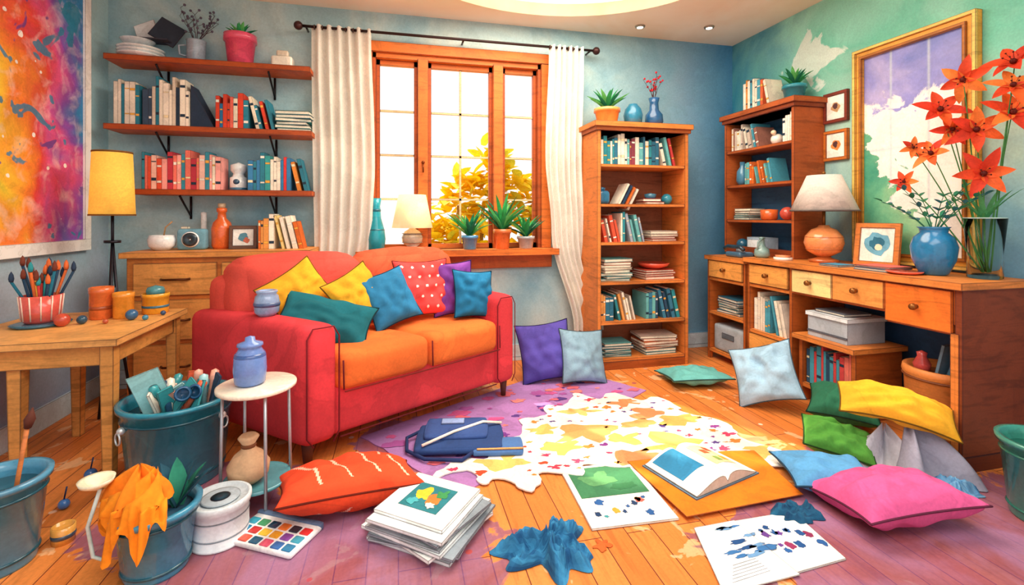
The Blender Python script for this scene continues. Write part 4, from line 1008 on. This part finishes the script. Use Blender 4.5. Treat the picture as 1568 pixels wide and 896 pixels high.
cus('yellow_pillow',TR(2.32,1.80,.265,30,8,-40),.46,.19,.13,'#f6b42e',seed=33,bend=.035,pinch=.04,fold=.02)
cus('green_pillow',TR(2.12,1.93,.09,24,10,-38),.30,.20,.13,'#559a3c',seed=34,pinch=.04,fold=.02)
cus('light_blue_cushion',TR(2.25,2.56,.205,58,0,-62)@Matrix.Rotation(.42,4,'Z'),.38,.38,.15,'#a2c6de',seed=18,fold=.022)
cus('teal_cushion',TR(2.06,3.03,.055,-6,0,-8),.44,.34,.10,'#6cbab6',seed=19)
cus('dark_green_pillow',TR(2.46,2.20,.13,20,0,-50),.34,.26,.18,'#2b6f52',seed=20)
def f(b):
    P0=Vector((.25,2.03));a=Vector((.833,.553));c=Vector((-.553,.833))
    pts=[]
    for (s0,t0,s1,t1) in ((0,0,1.68,0),(1.68,0,1.68,.72),(1.68,.72,0,.80),(0,.80,0,0)):
        for k in range(12):
            u=k/12;q=P0+a*(s0+(s1-s0)*u)+c*(t0+(t1-t0)*u);w=.012*noise.noise(Vector((q.x*9,q.y*9,1)));pts.append((q.x+w,q.y+w))
    b.poly(pts,0,.006,'#a878b4',FA)
    r=random.Random(8)
    for i in range(100):
        q=P0+a*r.uniform(.05,1.62)+c*r.uniform(.04,.7);s_=r.choice([.012,.02,.03,.045])
        b.blob(q.x,q.y,.006+.00003*i,s_,r.choice(['#743a8a','#c4558c','#d66474','#57387f','#a4549a','#e2807c']),i,1.4,.9,th=.0006,mat=FA)
bobj('purple_rug',f)
def f(b):
    key=[(.16,2.14),(.30,2.22),(.36,2.08),(.46,2.10),(.55,1.98),(.66,2.10),(.80,2.06),(.88,2.14),(1.05,2.05),(1.3,2.0),(1.6,1.95),(1.88,1.88),(1.88,2.02),(1.78,2.2),(1.82,2.4),(1.68,2.55),(1.66,2.80),(1.50,2.80),(1.40,2.95),(1.25,2.88),(1.15,3.0),(1.02,2.84),(.90,2.84),(.82,2.70),(.68,2.68),(.66,2.5),(.48,2.44),(.42,2.30),(.25,2.3)]
    pts=[];n=len(key)
    for i in range(n):
        p0,p1,p2,p3=[Vector(key[(i+k-1)%n]) for k in range(4)]
        for j in range(6):
            u=j/6;q=.5*((2*p1)+(p2-p0)*u+(2*p0-5*p1+4*p2-p3)*u*u+(3*p1-p0-3*p2+p3)*u**3)
            w=.04*noise.noise(Vector((q.x*13,q.y*13,4)));pts.append((q.x+w,q.y-w))
    b.poly(pts,.0085,.0145,'#f4eee6',FA)
    r=random.Random(18);done=[]
    def inside(x,y):
        c=False;j=n-1
        for i in range(n):
            if (key[i][1]>y)!=(key[j][1]>y) and x<(key[j][0]-key[i][0])*(y-key[i][1])/(key[j][1]-key[i][1])+key[i][0]:c=not c
            j=i
        return c
    for i in range(1200):
        s_=r.choice([.11,.09,.07]) if len(done)<13 else r.choice([.009,.012,.016,.022,.026])
        x=r.uniform(.2,1.85);y=r.uniform(1.95,2.95)
        if any((x-a)**2+(y-c)**2<(s_+d+.02)**2 for a,c,d in done):continue
        if not all(inside(x+s_*1.4*math.cos(k),y+s_*1.4*math.sin(k)) for k in range(6)):continue
        big=s_>.03;done.append((x,y,s_))
        b.blob(x,y,.0145,s_,r.choice(['#eeae5e','#eaa060','#e8bc68','#e08e5c']) if big else r.choice(['#c93a52','#84388a','#e2502f','#523a7f','#e8843a','#d94064','#e2502f']),i,1.3,.75,irr=.6,th=.0006,mat=FA)
        if len(done)>130:break
bobj('spotted_white_rug',f)
def f(b):
    b.M=TR(.33,2.47,.016,0,0,-10)
    b.soft(-.24,.2,-.13,.15,0,.04,.018,'#2a4478',.008,n=12);b.soft(-.20,.12,-.05,.17,.036,.065,.014,'#36508a',.008,n=10)
    b.soft(.05,.30,-.15,.0,0,.03,.012,'#4a70a8',.004,n=8)
    b.bx(.07,.30,-.145,-.13,.031,.035,'#eeb070');b.tube([(-.2,-.12,.05),(-.05,-.03,.075),(.1,.08,.075),(.2,.13,.045)],.007,'#f2e8d8',FA)
    b.tube([(-.22,.1,.03),(-.30,.05,.012),(-.28,-.08,.008),(-.18,-.17,.008),(0,-.19,.008),(.05,-.14,.02)],.009,'#223260',FA)
    b.bx(-.12,.0,.06,.12,.074,.08,'#8fa8d8')
bobj('folded_blue_bag',f)
# ---------------------------------------------------------------- lights, world, camera
sc=bpy.context.scene
w=bpy.data.worlds.new('sky');sc.world=w;w.use_nodes=True;nt=w.node_tree;bg=nt.nodes['Background'];bg.inputs[0].default_value=(1,.97,.92,1);bg.inputs[1].default_value=1.2
def light(n,t,loc,e,col,**k):
    l=bpy.data.lights.new(n,t);l.energy=e;l.color=col
    for a,v in k.items():setattr(l,a,v)
    o=bpy.data.objects.new(n,l);o.location=loc;sc.collection.objects.link(o);return o
s=light('sun','SUN',(0,8,6),5.5,(1,.85,.6),angle=.015)
s.rotation_euler=Vector((.75,-1.45,-1.7)).to_track_quat('-Z','Y').to_euler()
light('ceiling_cove_lamp','AREA',(1,2.66,HC-.02),60,(1,.95,.86),shape='ELLIPSE',size=2.2,size_y=1.8)
light('front_fill_light','AREA',(.5,.3,HC-.05),66,(1,.97,.93),shape='RECTANGLE',size=3,size_y=1.6)  # added front fill light, no real ceiling panel hangs here
sc.view_settings.view_transform='Standard'
c=bpy.data.cameras.new('camera');co=bpy.data.objects.new('camera',c);sc.collection.objects.link(co);sc.camera=co
c.sensor_width=36;c.lens=730/1568*36;c.shift_y=-118/1568;c.clip_start=.05
co.location=(0,0,1.2);co.rotation_euler=(pi/2,0,-math.asin(.2317))
